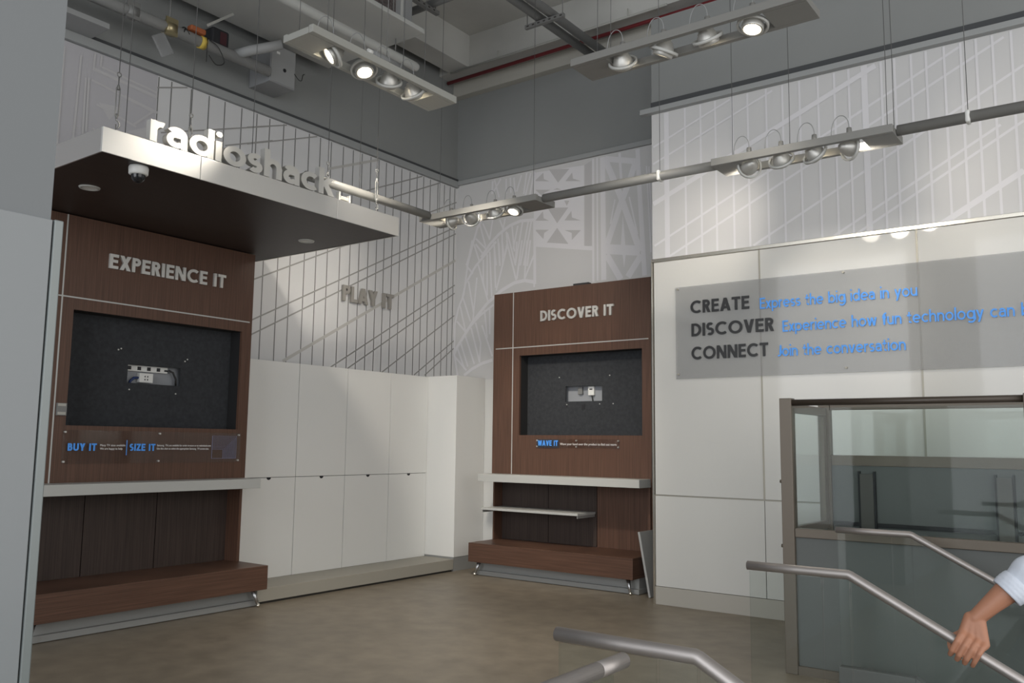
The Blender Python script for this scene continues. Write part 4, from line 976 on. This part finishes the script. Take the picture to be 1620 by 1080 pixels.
# ================================================================== GLASS BALUSTRADES OF THE STAIR
SL = -0.15/0.28
def stair_rail(label, x0, xb, y, zt, x1, shoe):
    t = thing('glass_balustrade', label, 'balustrade', (x0,y,0), 0, 'glass balustrades with steel handrails at the stair')
    L = xb-x0; E_ = x1-x0; drop = SL*(x1-xb)
    MB().tube([(0,0,zt),(L*0.5,0,zt),(L-0.004,0,zt),(L+0.004,0,zt-0.003),(E_,0,zt+drop)],0.0205,seg=20).build('handrail', M['rail_steel'], t)
    zb = 0.05
    def pane(a, b, z0a, z0b, z1a, z1b):
        m = MB()
        for s in (-0.006, 0.006):
            m.quad([(a,s,z0a),(b,s,z0b),(b,s,z1b),(a,s,z1a)])
        m.quad([(a,-0.006,z0a),(a,0.006,z0a),(a,0.006,z1a),(a,-0.006,z1a)]); m.quad([(b,-0.006,z0b),(b,0.006,z0b),(b,0.006,z1b),(b,-0.006,z1b)])
        m.quad([(a,-0.006,z1a),(b,-0.006,z1b),(b,0.006,z1b),(a,0.006,z1a)]); m.quad([(a,-0.006,z0a),(b,-0.006,z0b),(b,0.006,z0b),(a,0.006,z0a)])
        return m.build('glass_pane', M['glass'], t)
    sx = max(0.0, L-0.115)
    pane(0.01, sx-0.004, zb, zb, zt-0.022, zt-0.022)
    pane(sx+0.004, L, zb, zb, zt-0.022, zt-0.022)
    n = 3; step = (E_-L-0.05)/n
    for k in range(n):
        a = L+0.006+step*k; b = L+step*(k+1)-0.004
        pane(a, b, zb+SL*(a-L)-0.05, zb+SL*(b-L)-0.05, zt-0.022+SL*(a-L), zt-0.022+SL*(b-L))
    if shoe:
        m = MB(); m.box(0.0,L,-0.035,0.035,0.0,0.15, bevel=0.004); m.build('base_shoe', M['shoe_gray'], t)
        m = MB()
        a, b = L+0.002, E_
        for s in (-0.035, 0.035): m.quad([(a,s,-0.25),(b,s,-0.25+SL*(b-L)),(b,s,0.15+SL*(b-L)),(a,s,0.15)])
        m.quad([(a,-0.035,0.15),(b,-0.035,0.15+SL*(b-L)),(b,0.035,0.15+SL*(b-L)),(a,0.035,0.15)])
        m.build('base_shoe', M['shoe_gray'], t)
    else:
        MB().box(0.0,max(0.05,-1.08-x0),-0.02,0.02,0.0,0.06, bevel=0.003).build('base_shoe', M['rail_steel'], t)
    return t
stair_rail('far glass balustrade with steel handrail next to the lift enclosure', -1.71, -1.25, 5.955, 1.015, 2.2, True)
stair_rail('middle glass balustrade whose handrail the person grips', -1.535, -1.082, 3.94, 1.008, 2.2, False)
stair_rail('near glass balustrade with dull steel handrail at the bottom of the view', -1.437, -0.995, 2.19, 1.0, 1.9, False)
t = thing('glass_balustrade', 'nearest short handrail end on glass, at the bottom edge of the view', 'balustrade', (-1.13,2.035,0), 0, 'glass balustrades with steel handrails at the stair')
MB().tube([(0,0,1.0),(0,-0.13,1.0)],0.0205,seg=20).build('handrail', M['rail_steel'], t)
MB().tube([(0,-0.132,1.0),(0.0,-1.6,1.0)],0.0205,seg=20).build('handrail', M['rail_steel'], t)
MB().box(-0.006,0.006,-1.6,-0.06,0.05,0.978).build('glass_pane', M['glass'], t)
MB().box(-0.02,0.02,-1.6,-0.02,0.0,0.06, bevel=0.003).build('base_shoe', M['rail_steel'], t)

# leaning board between the DISCOVER IT unit and the right wall
m = MB(); m.box(-0.012,0.012,0.0,0.42,0.0,0.665, bevel=0.002, rot=Euler((0,math.radians(-10.6),0)).to_matrix(), piv=(0,0.2,0))
bd = m.build('leaning_board', M['board_gray']); bd.location = (-4.232,8.175,0.004)
tag(bd, 'pale grey board leaning on end between the DISCOVER IT unit and the right wall', 'board')

# ================================================================== PERSON CLIMBING THE STAIR
person = thing('person', 'person in a white shirt with rolled sleeve, one hand gripping the middle handrail', 'person', (0,0,0))
_b = bmesh.new(); bmesh.ops.create_uvsphere(_b, u_segments=16, v_segments=10, radius=1.0)
_b.verts.index_update()
BALL_V = [v.co.copy() for v in _b.verts]; BALL_F = [[v.index for v in f.verts] for f in _b.faces]; _b.free()
def remeshed(caps, name, m_, parent, voxel, smooth=6, factor=0.5):
    """caps: tapered limbs (points, radii[, flatten matrix]) fused into one continuous surface"""
    vs_, fs_ = [], []
    def ball(c, r, sc=None):
        k0 = len(vs_); c = Vector(c)
        for v in BALL_V: vs_.append((sc @ v if sc is not None else v)*r + c)
        fs_.extend([tuple(k0+i for i in f) for f in BALL_F])
    for pts, rs, *ex in caps:
        sc = ex[0] if ex else None
        pts = [Vector(p) for p in pts]
        for i in range(len(pts)-1):
            n = max(2, int((pts[i+1]-pts[i]).length/(0.32*min(rs[i], rs[i+1])))+1)
            for k in range(n+1):
                f = k/n; ball(pts[i].lerp(pts[i+1], f), rs[i]*(1-f)+rs[i+1]*f, sc)
        if len(pts) == 1: ball(pts[0], rs[0], sc)
    me = bpy.data.meshes.new(name); me.from_pydata(vs_, [], fs_)
    o = bpy.data.objects.new(name, me); COL.objects.link(o)
    rm = o.modifiers.new('fuse', 'REMESH'); rm.mode = 'VOXEL'; rm.voxel_size = voxel; rm.use_smooth_shade = True
    sm = o.modifiers.new('smooth', 'SMOOTH'); sm.iterations = smooth; sm.factor = factor
    bpy.context.view_layer.update()
    me2 = bpy.data.meshes.new_from_object(o.evaluated_get(bpy.context.evaluated_depsgraph_get()))
    o.modifiers.clear(); o.data = me2; bpy.data.meshes.remove(me); me2.name = name
    me2.materials.clear(); me2.materials.append(m_)
    for p in me2.polygons: p.use_smooth = True
    if parent is not None: o.parent = parent
    return o
V = Vector
T_ = V((0.881,0,-0.472))                                # direction of the handrail, downhill
HC = V((-0.632,3.94,0))                                 # hand centre along the rail
zr = 1.008 + SL*(HC.x+1.082)                            # rail axis height there
RA = V((HC.x,3.94,zr))
UPn = V((0.472,0,0.881))                                # across the rail, upward
Yn = V((0,-1,0))                                        # toward the camera side
def hp(o, n, u): return RA + T_*o + Yn*n + UPn*u        # along rail, toward viewer, above rail
HS = 1.24
fing = []
for i, (o, ln) in enumerate(((-0.034,1.0),(-0.011,1.06),(0.012,1.0),(0.034,0.86))):
    o *= HS; a = 0.0095*HS*(0.88 if i == 3 else 1.0)
    sp = o*1.0
    fing.append(([hp(o,0.026,0.036), hp(sp,0.043,0.012), hp(sp,0.044*ln,-0.030*ln), hp(sp,0.028*ln,-0.052*ln), hp(sp*0.98,0.004,-0.050*ln)],
                 [a*1.16, a*1.06, a*0.98, a*0.92, a*0.82]))
wrist = V((-0.608,3.965,zr+0.115)); elbow = V((-0.425,4.03,1.062)); should = V((-0.10,4.24,1.16))
palm = []
for i, o in enumerate((-0.034,-0.012,0.012,0.033)):
    palm.append(([wrist + T_*o*0.55 + V((0,0,-0.01)), hp(o*HS,-0.004,0.046), hp(o*HS,0.026,0.034)], [0.0255,0.0195,0.014]))
thumb = ([wrist + T_*(-0.018) + V((0,0.0,-0.03)), hp(-0.046,-0.016,0.034), hp(-0.066,-0.022,0.006), hp(-0.064,-0.006,-0.026), hp(-0.054,0.012,-0.036)], [0.018,0.0165,0.0125,0.011,0.009])
fore = ([wrist, wrist.lerp(elbow,0.25), wrist.lerp(elbow,0.62), elbow, elbow.lerp(should,0.5), should], [0.0285,0.036,0.047,0.052,0.047,0.05])
fore2 = ([wrist + V((0.010,0.014,-0.004)), wrist.lerp(elbow,0.3)+V((0.01,0.01,0))], [0.025,0.031])
neckb = V((-0.05,4.46,1.24)); head = V((-0.09,4.46,1.47)); pelv = V((0.0,4.46,0.62))
legs = [([V((0.0,4.38,0.58)), V((-0.16,4.36,0.10)), V((-0.10,4.36,-0.36))], [0.085,0.06,0.042]),
        ([V((0.0,4.56,0.58)), V((0.02,4.57,0.05)), V((0.16,4.57,-0.50))], [0.085,0.06,0.042])]
rarm = [([V((-0.04,4.68,1.16)), V((0.04,4.76,0.86)), V((-0.08,4.76,0.62))], [0.05,0.042,0.027]),
        ([V((-0.08,4.76,0.62)), V((-0.11,4.76,0.54))], [0.03,0.026])] + [([V((-0.11+0.0,4.735+0.018*k,0.55)), V((-0.13,4.735+0.018*k,0.48)), V((-0.115,4.737+0.017*k,0.45))], [0.010,0.009,0.008]) for k in range(4)] + [([V((-0.10,4.735,0.59)), V((-0.14,4.715,0.55)), V((-0.15,4.715,0.52))], [0.012,0.010,0.009])]
tors = [([pelv, V((-0.02,4.46,0.85)), V((-0.04,4.46,1.05)), V((-0.05,4.46,1.17))], [0.125,0.12,0.13,0.11], Matrix.Diagonal((0.85,1.3,1.0))),
        ([V((-0.05,4.30,1.17)), V((-0.05,4.62,1.17))], [0.06,0.06]), ([neckb, V((-0.07,4.46,1.36))], [0.062,0.055])]
hd = [([head], [0.105], Matrix.Diagonal((0.93,0.75,1.12))), ([head+V((-0.035,0,-0.075))], [0.062], Matrix.Diagonal((1.0,0.85,0.8))),
      ([head+V((-0.10,0,0.0)), head+V((-0.122,0,-0.03))], [0.012,0.016]), ([head+V((-0.097,0,-0.068))], [0.02], Matrix.Diagonal((0.7,1.2,0.45))),
      ([head+V((0.0,-0.08,-0.015))], [0.03], Matrix.Diagonal((0.6,0.35,1.0))), ([head+V((0.0,0.08,-0.015))], [0.03], Matrix.Diagonal((0.6,0.35,1.0)))]
body = remeshed(fing+palm+[thumb, fore, fore2]+legs+rarm+tors+hd, 'body', M['skin'], person, 0.0040, 5, 0.5)
sleeve_end = wrist.lerp(elbow, 0.86)
shirt = remeshed([([V((-0.452,4.02,1.03)), elbow+V((0.01,0.0,0.005)), elbow.lerp(should,0.5), should, V((-0.06,4.34,1.15))], [0.058,0.072,0.070,0.085,0.09]),
                  ([V((-0.06,4.58,1.15)), V((-0.04,4.69,1.14)), V((0.03,4.75,0.92))], [0.09,0.08,0.062])] +
                 [([V((0.0,4.46,0.60)), V((-0.02,4.46,0.85)), V((-0.04,4.46,1.05)), V((-0.05,4.46,1.16))], [0.14,0.138,0.147,0.115], Matrix.Diagonal((0.88,1.28,1.0))),
                  ([V((-0.05,4.32,1.17)), V((-0.05,4.60,1.17))], [0.075,0.075])], 'shirt', M['shirt'], person, 0.009, 3)
cuff_q = (elbow-V((-0.452,4.02,1.03)))
m = MB()
cdir = (wrist-elbow).normalized(); cc = V((-0.452,4.02,1.03))+cdir*0.02
qm = Matrix.Translation(cc) @ cdir.to_track_quat('Z','Y').to_matrix().to_4x4()
m.lathe([(0.050,0.044)] + [(0.0615+0.0055*math.sin(math.pi*k/20)**0.5+0.0004*math.sin(k*1.25), 0.046-0.066*k/20) for k in range(21)] + [(0.052,-0.022)], qm, seg=48)
m.build('rolled_cuff', M['shirt'], shirt)
trs = remeshed([([V((0.0,4.38,0.58)), V((-0.16,4.36,0.10)), V((-0.10,4.36,-0.34))], [0.10,0.078,0.062]),
                ([V((0.0,4.56,0.58)), V((0.02,4.57,0.05)), V((0.155,4.57,-0.48))], [0.10,0.078,0.062]),
                ([V((0.0,4.46,0.66)), V((0.0,4.46,0.54))], [0.12,0.115], Matrix.Diagonal((0.9,1.25,1.0)))], 'trousers', M['trousers'], person, 0.012, 3)
for x, y, z in ((-0.10,4.36,-0.45),(0.16,4.57,-0.60)):
    remeshed([([V((x+0.04,y,z+0.055)), V((x-0.10,y,z+0.040)), V((x-0.16,y,z+0.034))], [0.045,0.040,0.032], Matrix.Diagonal((1.0,0.95,0.85)))], 'shoe', M['shoe'], person, 0.009, 2)
remeshed([([head+V((0.018,0,0.03))], [0.112], Matrix.Diagonal((0.92,0.78,1.0))), ([head+V((0.05,0,-0.05))], [0.075], Matrix.Diagonal((0.7,0.95,1.0)))], 'hair', M['hair'], person, 0.01, 2)
for s in (-1, 1):
    e = MB().sphere(head+V((-0.083,s*0.033,0.005)), 0.013).build('eye', M['white_plastic'], person)
    MB().sphere(head+V((-0.0925,s*0.033,0.005)), 0.006).build('iris', M['socket_black'], e)
